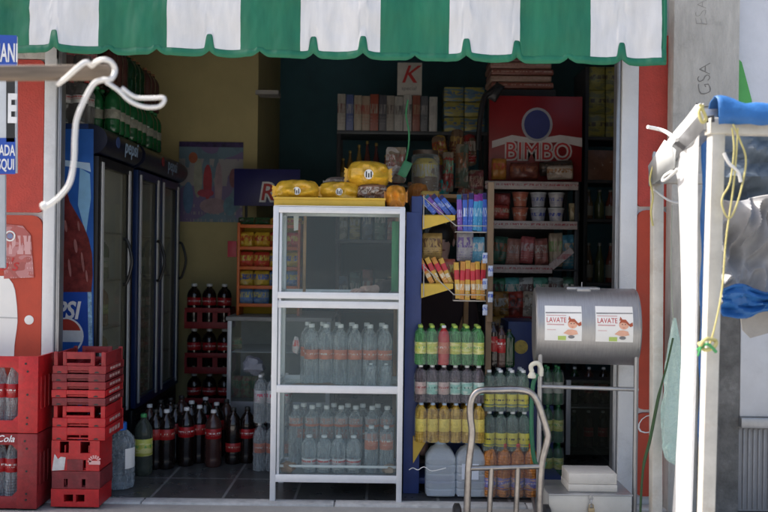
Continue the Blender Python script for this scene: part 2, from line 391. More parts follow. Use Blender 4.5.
# ------------------------------------------------------------------ shop building
shop = thing('shop_building', 'small corner shop with red stucco front, white trim and a wide open doorway', 'building', (0, 0, 0))
xl0, xl1 = X(17, 0, 300), X(58, 0, 300)
HT = 3.7
JL0, JL1 = X(41.5, 0, 420), X(54, 0, 420)          # white jamb beside the doorway, fridge side
JR0, JR1 = X(618, 0, 300), X(635, 0, 300)
# red wall panels, left and right of the doorway
def red_panel(x0, x1, z0, z1, m, r=.05):
    p = []
    for cx, cz, a in ((x1 - r, z1 - r, 0), (x0 + r, z1 - r, 90), (x0 + r, z0 + r, 180), (x1 - r, z0 + r, 270)):
        p += [(cx + r * math.cos(R(a + k * 22.5)), cz + r * math.sin(R(a + k * 22.5))) for k in range(5)]
    g = MB(); g.prism(p, -.022, .0); return g.build('red_panel', m, shop)
g = MB(); g.box(-4.6, JL1, 0.0, .05, 0, HT); g.box(JR0, 1.70, 0.0, .05, 0, HT); g.box(JL1 + .001, JR0 - .001, 0.001, .219, 2.62, HT - .001)
fw = g.build('front_wall', m_white, shop)
zs = Z(214, 0, 30); zs2 = Z(208.5, 0, 652)
red_panel(-4.5, JL0, zs + .008, 2.42, m_red_wall, .03)
red_panel(-4.5, JL0, .0, zs - .008, m_red_wall2, .06)
red_panel(JR1, X(667.8, -.02, 300), zs2 + .01, 2.6, m_red_wall, .02)
red_panel(JR1, X(667.8, -.02, 300), Z(490, 0, 652) + .45, zs2 - .01, m_red_wall2, .05)
red_panel(JR1, X(667.8, -.02, 300), .05, Z(490, 0, 652) + .43, m_red_wall2, .05)
g = MB(); g.box(JL0 + .004, JL1, -.03, -.002, 0, 2.6, .006); g.build('door_jamb', m_white, shop)
g = MB(); g.box(JR0, JR1 - .002, -.03, -.002, 0, 2.6, .006); g.build('door_jamb', m_white, shop)
g = MB(); g.box(-4.5, JL1, -.028, -.003, 2.425, 2.61, .004); g.build('plaster_band', m_conc, shop)
for xa in (JL1 + .002, JR0 - .024):     # roller shutter guides
    g = MB(); g.box(xa, xa + .022, -.012, .05, 0, 2.61, .003); g.box(xa + .007, xa + .014, -.016, -.0125, 0, 2.61); g.build('shutter_guide', m_metal, shop)
g = MB(); g.box(-4.6, 4, .0, 4.3, 3.705, 3.8); g.build('roof', m_conc, shop)
g = MB(); g.box(-2.5, 2.5, .06, 4.1, 3.6, 3.70); g.build('ceiling', m_ceil, shop)
g = MB(); g.box(-2.62, -2.5, .06, 4.1, 0, 3.595); g.build('side_wall', m_yellow_wall, shop)
g = MB(); g.box(2.5, 2.62, .06, 4.1, 0, 3.595); g.build('side_wall', m_yellow_wall, shop)
g = MB(); g.box(-2.5, 2.5, 4.1, 4.25, 0, 3.595); g.build('back_wall', m_teal_wall, shop)
g = MB(); g.box(-2.5, X(256, 2.62), 2.62, 4.09, .0, 3.59); g.build('yellow_wall', m_yellow_wall, shop)
g = MB(); g.box(X(254, 2.62), X(254, 2.62) + .2, 2.58, 2.75, Z(96, 2.6), Z(92, 2.6)); g.build('ledge', m_ceil, shop)

# painted advert on the red wall
ad = thing('wall_advert', 'faded drink advert with a white bottle outline on red wall above the crates', 'advert', (X(15, -.03), -.03, 1.0))
pts = [(-20, 276), (5, 276), (9, 279), (12.5, 284), (14.5, 290), (15.5, 297), (16.5, 306), (17, 316), (17, 322), (16.2, 330), (15, 338), (14, 346), (13.5, 360), (-20, 360)]
g = MB(); g.prism([(X(a, -.03, b), Z(b, -.03, a)) for a, b in pts], -.026, -.0225); g.build('white_bottle_shape', m_paper, ad)
g = MB(); g.prism([(X(a, -.03, b), Z(b, -.03, a)) for a, b in [(-20, 316), (17, 317.5), (17, 318.8), (-20, 317.4)]], -.0275, -.0265); g.build('bottle_waist_line', mat('pale grey paint', (.5, .5, .5), .6), ad)
g = MB(); x0, x1, z0, z1 = rect(4, 224, 34, 279, -.03)
g.prism([(x0, z0), (x1, z0 + .01), (x1 - .02, z1 - .06), (x0 + .1, z1 - .01), (x0, z1)], -.0275, -.0265)
g.build('torn_sticker', printed('torn pink sticker', (.44, .12, .11), (.62, .36, .36), ink2=(.5, .22, .22), scale=5, lo=0, hi=1), ad)
g = MB(); g.lathe([(.0, -.001), (.016, -.001), (.016, .001), (0, .001)], P(10, 236, -.0295), axis='Y'); g.build('blue_disc', mat('grey blue paint', (.2, .24, .4), .6), ad)
g = MB(); g.lathe([(.022, -.001), (.03, -.001), (.03, .001), (.022, .001)], P(10, 236, -.0295), axis='Y', n=20); g.build('white_ring', m_paper, ad)
lettering("go's", ad, P(4, 265, -.029), .1, m_red_ink, shear=.3)
g = MB(); q = P(29, 320, -.025); g.lathe([(0, -.002), (.02, -.002), (.026, 0), (.026, .001), (0, .001)], q, n=14, axis='Y'); g.build('white_patch', m_paper, ad)
# letter on the far red wall
lt = lettering('C', shop, P(643, 425, -.026), .16, m_white_ink, shear=.35, bold=-.004, name='painted_letter')

# ------------------------------------------------------------------ awning
YA = -.40
aw = thing('awning', 'green and white striped awning with scalloped edge above the shop doorway', 'awning', (0, YA, 2.4))
notch = [-48, 3, 55, 108, 157, 209, 260, 313, 363, 415, 466, 517, 568, 622, 673]
stripes = [(-105, -40), (29, 98), (167, 240), (300, 380), (449, 520), (590, 661)]
def zb(px):
    base = 50.5 + 14.0 * (px / 665.0) ** 1.0
    t = min(abs(px - n) for n in notch)
    return base + 1.6 * min(1, t / 20) ** .6 - 4.5 * max(0, 1 - t / 9.0) ** 1.5
def zt(px):
    base = 50.5 + 14.0 * (px / 665.0)
    t = min(abs(px - n) for n in notch)
    amp = 1.0 if any(a - 3 <= px <= b + 3 for a, b in stripes) else .15
    return base - 5.5 - amp * (13.5 * math.exp(-(t / 4.3) ** 6) + 1.5 * math.exp(-(t / 8) ** 2))
ax0, ax1 = -110, 666
def aw_y(px, v):
    return YA + .012 * math.sin(px * .061 + 1) * (1 - v * .6) + .006 * math.sin(px * .17) * (1 - v) + .012 * noise.noise(Vector((px * .03, v * 3, 0))) + .009 * abs(noise.noise(Vector((px * .045 + v * 2.2, v * 5 - px * .02, 7)))) + .004 * noise.noise(Vector((px * .16 - v * 3, v * 9, 2)))
g = MB(); NU = (ax1 - ax0)
def af(u, v):
    px = ax0 + u * NU
    p0 = P(px, zt(px), YA); z1 = 2.78
    return Vector((p0.x, aw_y(px, v), p0.z + (z1 - p0.z) * v))
g.grid(af, NU * 2, 14, mfn=lambda u, v: 1 if any(a <= ax0 + u * NU <= b for a, b in stripes) else 0)
o = g.build('striped_valance', [m_green, m_wcloth], aw, smooth=180)
g = MB()
def bf(u, v):
    px = ax0 + u * NU
    a = P(px, zb(px), YA); b = P(px, zt(px) - .8, YA)
    return Vector((a.x, aw_y(px, 0) - .0015, a.z + (b.z - a.z) * v))
g.grid(bf, NU * 2, 2)
g.grid(lambda u, v: af(u, v) * 1 if False else Vector((P(662.5 + 3.6 * u, 60, YA).x, aw_y(664, v) - .0035, P(662, 62, YA).z + v * (2.78 - P(662, 62, YA).z))), 2, 6)
o = g.build('scalloped_binding', m_bind, aw, smooth=180); md = o.modifiers.new('s', 'SOLIDIFY'); md.thickness = .0015
g = MB(); xa, xb = P(ax0, 20, YA).x, P(ax1, 20, YA).x
g.grid(lambda u, v: Vector((xa + (xb - xa) * u, aw_y(ax0 + u * NU, 1) + (-.03 - YA) * v, 2.78 + .155 * v)), NU // 2, 4, mfn=lambda u, v: 1 if any(a <= ax0 + u * NU <= b for a, b in stripes) else 0)
g.build('sloping_cover', [m_green, m_wcloth], aw)
g = MB(); g.tube([(xa, YA + .03, 2.765), (xb, YA + .03, 2.765)], .016); g.build('front_rail', m_metal, aw)

# ------------------------------------------------------------------ utility pole, conduit and the neighbour
up_ = thing('utility_pole', 'square concrete utility pole with letters scratched into its face', 'pole', (X(705, -.12), -.08, 0))
YU = -.12; x0, x1 = X(671, YU, 256), X(737, YU, 256)
g = MB(); g.box(x0, x1, YU, -.03, -.006, 6.5, .006); o = g.build('shaft', m_conc, up_)
g = MB(); g.box(X(700, YU), X(741, YU), YU - .006, -.035, -.006, Z(306, YU, 720), .004); g.box(X(700, YU), X(721, YU), YU - .012, YU - .0061, -.006, Z(320, YU, 720), .004); g.build('rough_repair', m_conc_d, up_)
sc3 = lettering('Y', up_, P(704, 107, YU - .001), .115, mat('scratched groove dark', (.1, .095, .09), .9), rot=(90, -90, 0), ext=.001, bold=-.0035, name='scratched_letter', sx=.9)
sc1 = lettering('GSA', up_, P(705, 79, YU - .001), .1, mat('scratched groove', (.22, .21, .195), .9), rot=(90, -90, 0), ext=.001, bold=-.002, name='scratched_letters', sx=.95)
sc2 = lettering('ESA', up_, P(702, 12, YU - .001), .09, mat('faint groove', (.32, .31, .29), .9), rot=(90, -90, 0), ext=.001, bold=-.003, name='scratched_letters')
for o_ in (sc1, sc2, sc3):      # scratched by hand: wavering strokes
    for v in o_.data.vertices:
        q = noise.noise_vector(Vector((v.co.x * 22, v.co.y * 22, 3))); v.co.x += q.x * .012; v.co.y += q.y * .012
nb = thing('neighbour_building', 'white rendered neighbouring building beside the concrete pole', 'building', (2.9, .1, 0))
g = MB(); g.box(X(720, 0), 4.5, -.05, .4, 0, 2.95); g.build('rendered_wall', mat('cool white render', (.66, .68, .73), .7, var=.05, bump=.3, bscale=40, dirt=.12, dcol=(.4, .4, .42)), nb)
bx = thing('shutter_counter', 'pale metal counter hatch above a ribbed grey shutter beside the pole', 'counter', (X(790, -.1), -.1, 0))
x0, x1 = X(742, -.13), X(742, -.13) + 1.1
g = MB(); g.box(x0, x1, -.13, -.055, Z(417, -.13, 755), Z(300, -.13, 755), .004); g.build('hatch_panel', mat('pale sheet metal', (.62, .64, .68), .4, .1, var=.06, dirt=.15), bx)
g = MB(); g.box(x0 - .004, x1, -.16, -.055, Z(428, -.15, 755), Z(418, -.15, 755), .004); g.build('ledge', m_metal, bx)
g = MB(); g.box(x0, x1, -.1, -.055, 0, Z(428.5, -.15, 755))
for k in range(40): g.box(x0 + .002 + k * .0275, x0 + .016 + k * .0275, -.108, -.1005, 0.01, Z(430, -.13, 755), .003)
g.build('ribbed_shutter', mat('grey ribbed metal', (.34, .34, .35), .5, .3, var=.1, dirt=.3), bx)
st = MB(); q = [(738, 58), (742, 62), (752, 100), (752, 106), (738, 106)]
st.prism([(X(a, -.06, b), Z(b, -.06, a)) for a, b in q], -.058, -.0525)
tag(st.build('wall_sticker', mat('green sticker', (.1, .42, .1), .4), org=P(745, 90, -.055)), 'pointed bright green sticker on white wall beside the pole', 'sticker')
# ------------------------------------------------------------------ market stall on the pavement
YF, YR = -1.6, -.5
def side(px):
    """depth of the stall's door-side plane at a column of the photograph"""
    k = (px - 384) / F; m = .1636
    return (1.17 + m * 1.6 - k * D0) / (k - m)
stall = thing('market_stall', 'white steel market stall frame lashed with yellow rope in front of pole', 'stall', (1.35, -1.1, -.006))
a, b = P(716.5, 122, YF), P(706, 512, YF); dz = (b - a); b = a + dz * ((a.z + .006) / (a.z - b.z))
g = MB(); g.bar(b, a, .048, .048, .004); g.build('post', m_beam, stall)
a2, b2 = P(657, 183, YR), P(655.5, 512, YR); b2 = a2 + (b2 - a2) * ((a2.z + .006) / (a2.z - b2.z))
g = MB(); g.bar(b2, a2, .058, .05, .004); g.build('post', m_beam, stall)
g = MB(); g.bar(P(657, 178, YR) + Vector((0, .05, 0)), P(711, 119, YF), .05, .075, .004); g.build('side_beam', m_metal, stall)
fa = P(707, 127, YF)
for yy, zz_ in ((YF, fa.z - .03), (YR + .025, P(657, 178, YR).z - .026)):
    g = MB(); g.box(2.45, 2.495, yy - .022, yy + .022, -.006, zz_, .004); g.build('post', m_beam, stall)
fa = P(707, 127, YF); g = MB(); g.box(fa.x, 2.5, YF - .03, YF + .025, fa.z - .028, fa.z + .03, .005); g.build('front_beam', m_beam, stall)
ra = P(657, 178, YR); g = MB(); g.box(ra.x, 2.5, YR - .0, YR + .05, ra.z - .025, ra.z + .025, .005); g.build('rear_beam', m_beam, stall)
g = MB(); g.tube([P(707, 122, YF - .035), P(707, 117, YF - .045), P(713, 116, YF - .05), P(713, 122, YF - .05)], .006); g.build('clamp', m_dark, stall)
for px in (654, 661):
    g = MB(); g.tube([P(px, 184, YR - .04), P(px, 155, YR - .04), P(px + 1, 152, YR - .04)], .009); g.build('hook', m_metal, stall)
# cloth hung from the side beam
def tarp_mat(name, c, tl):
    m, nt, b = _new(name); N = nt.nodes; K = nt.links
    b.inputs['Base Color'].default_value = (*c, 1); b.inputs['Roughness'].default_value = .5
    t = N.new('ShaderNodeBsdfTranslucent'); t.inputs['Color'].default_value = (*c, 1)
    mx = N.new('ShaderNodeMixShader'); mx.inputs['Fac'].default_value = tl
    K.new(b.outputs['BSDF'], mx.inputs[1]); K.new(t.outputs['BSDF'], mx.inputs[2]); K.new(mx.outputs['Shader'], N['Material Output'].inputs['Surface'])
    return m
m_wtarp = tarp_mat('white plastic sheet', (.86, .86, .86), .45)
rows = [(104, 703, 710), (118, 692, 708), (131, 680, 706), (142, 671, 705), (152, 672, 704.5), (164, 677.5, 704), (180, 680.5, 703), (240, 682.5, 702), (300, 683.5, 701.5), (360, 683, 700.5), (430, 679, 699), (512, 673.5, 697.5), (540, 671, 697)]
def cloth_f(u, v):
    t = v * (len(rows) - 1); i = min(int(t), len(rows) - 2); t -= i
    y = rows[i][0] + (rows[i + 1][0] - rows[i][0]) * t; l = rows[i][1] + (rows[i + 1][1] - rows[i][1]) * t; r = rows[i][2] + (rows[i + 1][2] - rows[i][2]) * t
    px = l + (r - l) * u + 2.5 * min(1, max(0, (y - 130) / 60)); p = P(px, y, side(min(px, 711)))
    p.x += .012 * math.sin(u * 9 + v * 2) * v - .02; p.y += .015 * math.sin(u * 14 + 1); return p
g = MB(); g.grid(cloth_f, 18, 40)
o = g.build('hanging_sheet', m_wtarp, org=P(692, 130, side(692))); tag(o, 'bright white plastic sheet hanging down the side of the market stall', 'sheet'); o.modifiers.new('s', 'SOLIDIFY').thickness = .002
g = MB()
tri = [(672, 140), (655, 166), (657, 186), (668, 179), (682, 168), (684, 150)]
def tri_p(a, b, off): p = P(a, b, side(a)); p.x -= .035 + off; return p
t = bmesh.new(); vs = [t.verts.new(tri_p(a, b, 0)) for a, b in tri]; t.faces.new(vs); bmesh.ops.triangulate(t, faces=t.faces); g._add(t)
o = g.build('gutter_sheet', tarp_mat('cloudy plastic sheet', (.74, .76, .76), .4), org=P(680, 140, side(680))); tag(o, 'cloudy plastic sheet folded over the sloping side beam of the stall', 'sheet'); o.modifiers.new('s', 'SOLIDIFY').thickness = .004
g = MB()
g.tube(smooth_pts([P(684, 171, side(684)) - Vector((.05, 0, 0)), P(676, 176, side(676)) - Vector((.05, 0, 0)), P(674, 181, side(676)) - Vector((.05, 0, 0)), P(680, 178, side(680)) - Vector((.05, 0, 0)), P(690, 169, side(690)) - Vector((.05, 0, 0))]), .006)
g.tube(smooth_pts([P(692, 140, side(692)) - Vector((.06, 0, 0)), P(678, 131, side(680)) - Vector((.06, 0, 0)), P(664, 127, side(680)) - Vector((.07, 0, 0))]), .008)
tag(g.build('cloth_tie', m_rope, org=P(680, 160, side(680))), 'white ties sticking out of the folded sheet on the stall side beam', 'tie')
g = MB(); g.grid(lambda u, v: P(702 + 7 * u + (-4 * v), 133 + 330 * v, YF + .25 + .05 * u) + Vector((0, .01 * math.sin(v * 30), 0)), 3, 24)
o = g.build('blue_sheet_edge', m_blue_tarp, org=P(705, 200, YF + .1)); tag(o, 'narrow blue tarpaulin edge hanging between white sheet and front stall post', 'tarpaulin'); o.modifiers.new('s', 'SOLIDIFY').thickness = .003
# folded blue tarpaulin over the front beam
bz = fa.z + .032
def bt(u, v):
    x = P(713, 110, YF).x + u * 1.3; h = .07 + .035 * noise.noise(Vector((u * 9, v * 2, 3))) - .03 * min(1, u * 5) + .02
    an = v * math.pi
    return Vector((x, YF - .055 * math.cos(an) + .012 * noise.noise(Vector((u * 14, v * 4, 0))), bz - .03 + (h + .012) * math.sin(an) ** .7 - .0 * v + .01 * noise.noise(Vector((u * 22, v * 6, 5)))))
g = MB(); g.grid(bt, 60, 16); o = g.build('rolled_tarpaulin', m_blue_tarp, org=(fa.x + .5, YF, bz)); o.modifiers.new('s', 'SOLIDIFY').thickness = .003
tag(o, 'blue tarpaulin rolled over the front top beam of the stall', 'tarpaulin')
# sheets inside the stall
def crump(x0, x1, z0, z1, y, amp, seed, m, name, nu=40, nv=40, fr=5, fv=1.0):
    g = MB(); g.grid(lambda u, v: Vector((x0 + (x1 - x0) * u, y + amp * (noise.noise(Vector((u * fr + v * 1.5, v * fr * fv, seed))) + .6 * abs(noise.noise(Vector((u * fr * 2.3 - v * 2, v * fr * fv * 2, seed + 4))))), z0 + (z1 - z0) * v + .03 * noise.noise(Vector((u * 4, v, seed))))), nu, nv)
    o = g.build(name, m, org=((x0 + x1) / 2, y, (z0 + z1) / 2)); o.modifiers.new('s', 'SOLIDIFY').thickness = .003; return o
x0, x1, z0, z1 = rect(719, 128, 860, 222, -1.0); tag(crump(x0, x1, z0, z1, -1.0, .06, 1, m_slate, 'slate_sheet'), 'dark slate plastic sheet strung below the front beam inside the stall', 'tarpaulin')
x0, x1, z0, z1 = rect(720, 198, 850, 304, -1.15); tag(crump(x0, x1, z0, z1, -1.15, .16, 7, m_grey_tarp, 'crumpled_sheet', 90, 90, 4.2, .45), 'crumpled shiny grey plastic bundle inside the stall, above the blue tarpaulin', 'plastic bundle')
x0, x1, z0, z1 = rect(719, 289, 850, 316, -1.2); tag(crump(x0, x1, z0, z1, -1.24, .05, 4, m_blue_tarp, 'sagging_tarpaulin', 40, 14), 'blue tarpaulin hem sagging below the crumpled grey plastic bundle', 'tarpaulin')
g = MB(); q = [(739, 308), (775, 308), (775, 331), (750, 338), (742, 330)]
g.prism([(X(a_, -1.12, b_), Z(b_, -1.12, a_)) for a_, b_ in q], -1.125, -1.12); tag(g.build('cloth_flap', mat('grey beige cloth', (.4, .38, .35), .8, bump=.4), org=P(750, 318, -1.12)), 'grey beige cloth flap hanging under the blue tarpaulin hem', 'cloth')
# ropes
def rope(pts, r, label, name='yellow_rope', m=m_yrope, k=6):
    g = MB(); g.tube(smooth_pts(pts, k), r, 7); return tag(g.build(name, m, org=pts[0]), label, 'rope')
Yf = YF - .06
rope([P(733, 124, Yf), P(740, 140, Yf), P(746, 160, Yf), P(741, 190, Yf), P(733, 214, Yf), P(727, 217, Yf), P(722, 205, Yf), P(723, 196, Yf), P(730, 182, Yf), P(734, 150, Yf), P(732, 128, Yf)], .0032, 'yellow rope looped below the front beam of the stall')
rope([P(738, 128, Yf), P(736, 160, Yf), P(733, 190, Yf), P(726, 240, Yf), P(722, 290, Yf), P(714, 330, Yf), P(709, 346, Yf)], .003, 'long yellow rope running down to the knot on the front stall post')
rope([P(653, 166, YR - .06), P(650, 180, YR - .06), P(653, 196, YR - .06), P(651, 212, YR - .06), P(653, 226, YR - .06)], .005, 'short yellow rope end dangling from the rear stall post')
rope([P(654, 190, YR - .05), P(668, 200, YR - .05), P(678, 203, YR - .05)], .005, 'pale cord tied from the rear stall post towards the white sheet', 'tie_rope', m_rope)
rope([P(703, 105, Yf), P(699, 112, Yf), P(702, 122, Yf), P(706, 118, Yf), P(700, 104, Yf)], .006, 'yellow lashing at the top corner of the front stall post')
rope([P(724, 153, Yf), P(729, 163, Yf), P(738, 172, Yf), P(741, 182, Yf)], .006, 'short white cord end below the stall front beam', 'tie_rope', m_rope)
g = MB(); g.tube(smooth_pts([P(699, 343, Yf), P(705, 350, Yf - .03), P(714, 347, Yf - .03), P(716, 341, Yf), P(706, 339, Yf - .03), P(700, 346, Yf - .03)]), .007)
o = g.build('rope_knot', m_yrope, org=P(707, 345, Yf)); tag(o, 'knot of yellow and green cord round the front stall post', 'knot')
g = MB(); g.tube(smooth_pts([P(698, 350, Yf), P(707, 344, Yf - .04), P(716, 352, Yf - .03)]), .006); g.tube([P(702, 345, Yf - .03), P(698, 356, Yf - .03)], .004); g.build('green_cord', m_cap_g, o)
# carrier bag
Yb = -.62
bag = thing('carrier_bag', 'limp teal plastic carrier bag hanging between rear stall post and white sheet', 'bag', P(673, 345, Yb))
def bagf(u, v):
    an = u * 2 * math.pi; w = [4, 8, 11, 13, 14.5, 15, 13, 5][min(7, int(v * 7.99))]
    prof = [(0, 1.5), (.15, 5), (.4, 9), (.7, 13), (.88, 14), (.96, 10), (1, .5)]
    for i in range(len(prof) - 1):
        if prof[i][0] <= v <= prof[i + 1][0]:
            t = (v - prof[i][0]) / (prof[i + 1][0] - prof[i][0]); w = prof[i][1] + (prof[i + 1][1] - prof[i][1]) * t; break
    w = L(w, Yb) * (1 + .34 * noise.noise(Vector((math.cos(an) * 2.2, math.sin(an) * 2.2, v * 4))) + .12 * noise.noise(Vector((math.cos(an) * 6, math.sin(an) * 6, v * 14))))
    c = P(674.5, 318 + 147 * v, Yb)
    return c + Vector((w * math.cos(an), w * .5 * math.sin(an), 0))
g = MB(); g.grid(bagf, 36, 40); g.build('sack', m_bag, bag)
g = MB(); g.tube([P(673.5, 322, Yb), P(672, 300, Yb), P(671, 262, Yb), P(672, 205, Yb)], .0025); g.build('string', mat('greyish cord', (.3, .34, .28), .8), bag)
for k in range(3):
    g = MB(); g.ball(P(670 + 6 * k, 447 - 9 * (k % 2), Yb), .022, 1, .6, .8, jit=.3, seed=k); g.build('crumpled_waste', mat('pale waste', (.5, .6, .55), .6), bag)
g = MB(); g.tube(smooth_pts([P(673, 338, Yb - .05), P(667, 365, Yb - .05), P(659, 395, Yb - .03), P(650, 440, Yb), P(643, 470, Yb), P(640, 520, Yb)]), [.005] * 8 + [.008] * 8 + [.006] * 5, 8)
tag(g.build('garden_hose', mat('dark green rubber', (.02, .06, .018), .5), org=P(655, 420, Yb)), 'thin dark green hose strung from the carrier bag down to the pavement', 'hose')
# ------------------------------------------------------------------ bottles
ORD = ['first', 'second', 'third', 'fourth', 'fifth', 'sixth', 'seventh', 'eighth']
_bm = {}
def bottle_meshes(kind, h, d, lz0=.3, lz1=.55, n=16):
    key = (kind, h, d, lz0, lz1, n)
    if key in _bm: return _bm[key]
    r = d / 2
    if kind == 'pet':
        pr = [(0, .012 * h), (.6 * r, 0), (.88 * r, .0), (r, .03 * h), (r, .14 * h), (.955 * r, .17 * h), (r, .2 * h), (.96 * r, lz0 * h), (.96 * r, lz1 * h), (r, (lz1 + .03) * h), (.99 * r, .69 * h), (.9 * r, .765 * h), (.68 * r, .84 * h), (.4 * r, .895 * h), (.31 * r, .915 * h), (.3 * r, .925 * h), (.38 * r, .93 * h), (.38 * r, .94 * h), (.27 * r, .945 * h), (.27 * r, .97 * h), (0, .97 * h)]
    elif kind == 'soda':
        pr = [(0, .02 * h), (.6 * r, 0), (.9 * r, .0), (r, .03 * h), (r, .1 * h), (.94 * r, .14 * h), (r, .18 * h), (.97 * r, lz0 * h), (.97 * r, lz1 * h), (r, (lz1 + .03) * h), (r, .7 * h), (.95 * r, .765 * h), (.8 * r, .83 * h), (.55 * r, .885 * h), (.4 * r, .905 * h), (.36 * r, .92 * h), (.44 * r, .927 * h), (.44 * r, .937 * h), (.33 * r, .94 * h), (.33 * r, .97 * h), (0, .97 * h)]
    elif kind == 'contour':
        pr = [(0, .012 * h), (.6 * r, 0), (.9 * r, .0), (r, .05 * h), (.93 * r, .2 * h), (.86 * r, .3 * h), (.93 * r, .38 * h), (.99 * r, lz0 * h), (.99 * r, lz1 * h), (.95 * r, .66 * h), (.78 * r, .76 * h), (.52 * r, .85 * h), (.33 * r, .91 * h), (.3 * r, .925 * h), (.36 * r, .93 * h), (.36 * r, .94 * h), (.27 * r, .945 * h), (.27 * r, .97 * h), (0, .97 * h)]
    elif kind == 'jug':
        pr = [(0, .02 * h), (.8 * r, 0), (.95 * r, .01 * h), (r, .05 * h)]
        for k in range(6):
            z = .1 + k * .09
            pr += [(r, z * h), (.95 * r, (z + .02) * h), (.95 * r, (z + .03) * h), (r, (z + .05) * h)]
        pr += [(r, .68 * h), (.9 * r, .77 * h), (.6 * r, .85 * h), (.36 * r, .89 * h), (.34 * r, .93 * h), (0, .93 * h)]
    elif kind == 'glass':
        pr = [(0, .01 * h), (.9 * r, 0), (r, .02 * h), (r, .5 * h), (.95 * r, .56 * h), (.6 * r, .7 * h), (.4 * r, .82 * h), (.36 * r, .95 * h), (.38 * r, .97 * h), (0, .97 * h)]
    g = MB(); g.lathe(pr, n=n); body = g.mesh('bottle_body', 50)
    cr = {'soda': .4, 'pet': .34, 'contour': .33, 'jug': .42, 'glass': .42}[kind] * r
    z0 = {'soda': .94, 'pet': .945, 'contour': .945, 'jug': .885, 'glass': .93}[kind] * h
    g = MB(); g.lathe([(cr * .97, z0), (cr, z0 + .004), (cr, h - .004), (cr * .9, h), (0, h)], n=12)
    cap = g.mesh('bottle_cap', 40)
    rr = r * {'soda': .985, 'pet': .972, 'contour': 1.0, 'jug': 1.01, 'glass': 1.01}[kind]
    g = MB(); g.lathe([(rr * .98, lz0 * h), (rr, lz0 * h + .001), (rr, lz1 * h - .001), (rr * .98, lz1 * h)], n=n)
    lab = g.mesh('bottle_label', 60)
    _bm[key] = (body, lab, cap); return _bm[key]
def _with(me, m):
    key = (me.name, m.name)
    if key not in _bm:
        c = me.copy(); c.materials.clear(); c.materials.append(m); _bm[key] = c
    return _bm[key]
def bottle(name, loc, kind, h, d, mb, ml, mc, label=None, cat='bottle', group=None, parent=None, lz=(.3, .55), rz=None, tilt=None, mi=None, liquid=None, fill=.8):
    body, lab, cap = bottle_meshes(kind, h, d, *lz)
    o = link(name, _with(body, mb), parent, loc, random.random() * 6 if rz is None else rz)
    if parent is None: tag(o, label, cat, group)
    elif label: o['label'] = label
    if tilt: o.rotation_euler.x, o.rotation_euler.y = tilt
    if ml: link('label', _with(lab, ml), o)
    link('cap', _with(cap, mc), o)
    if liquid:
        key = ('liq', kind, h, d, fill)
        if key not in _bm:
            r = d / 2 * .9; g = MB(); g.lathe([(0, .012), (r * .95, .008), (r, .03 * h), (r, fill * .75 * h), (r * .8, fill * h), (0, fill * h)], n=14); _bm[key] = g.mesh('liquid')
        link('liquid', _with(_bm[key], liquid), o)
    return o
def pack(name, loc, nx, ny, kind, h, d, mb, ml, mc, label, group=None, lz=(.3, .55), odd=None, wrap=True, rz=0, gap=.99, liquid=None):
    t = thing(name, label, 'bottle pack', loc, group, world=False, rz=rz)
    for j in range(ny):
        for i in range(nx):
            a = (i - (nx - 1) / 2) * d * gap; b = (j - (ny - 1) / 2) * d * gap
            q = odd.get((i, j)) if odd else None
            bottle('bottle', (a, b, .001), kind, h, d, q[0] if q else mb, q[1] if q else ml, q[2] if q else mc, q[3] if q else None, parent=t, lz=lz)
    if wrap:
        w, dp = nx * d * gap / 2 + .003, ny * d * gap / 2 + .003
        def wf(u, v):
            an = u * 2 * math.pi; c, s = math.cos(an), math.sin(an)
            k = (abs(c) ** 6 + abs(s) ** 6) ** (-1 / 6); sh = 1 if v < .8 else 1 - (v - .8) * .45
            bulge = .004 * noise.noise(Vector((u * 20, v * 8, loc[0] * 9)))
            return Vector(((w * c * k + bulge) * sh, (dp * s * k + bulge) * sh, .002 + v * h * .86))
        g = MB(); g.grid(wf, 48, 10); g.build('shrink_wrap', m_wrap, t)
    return t

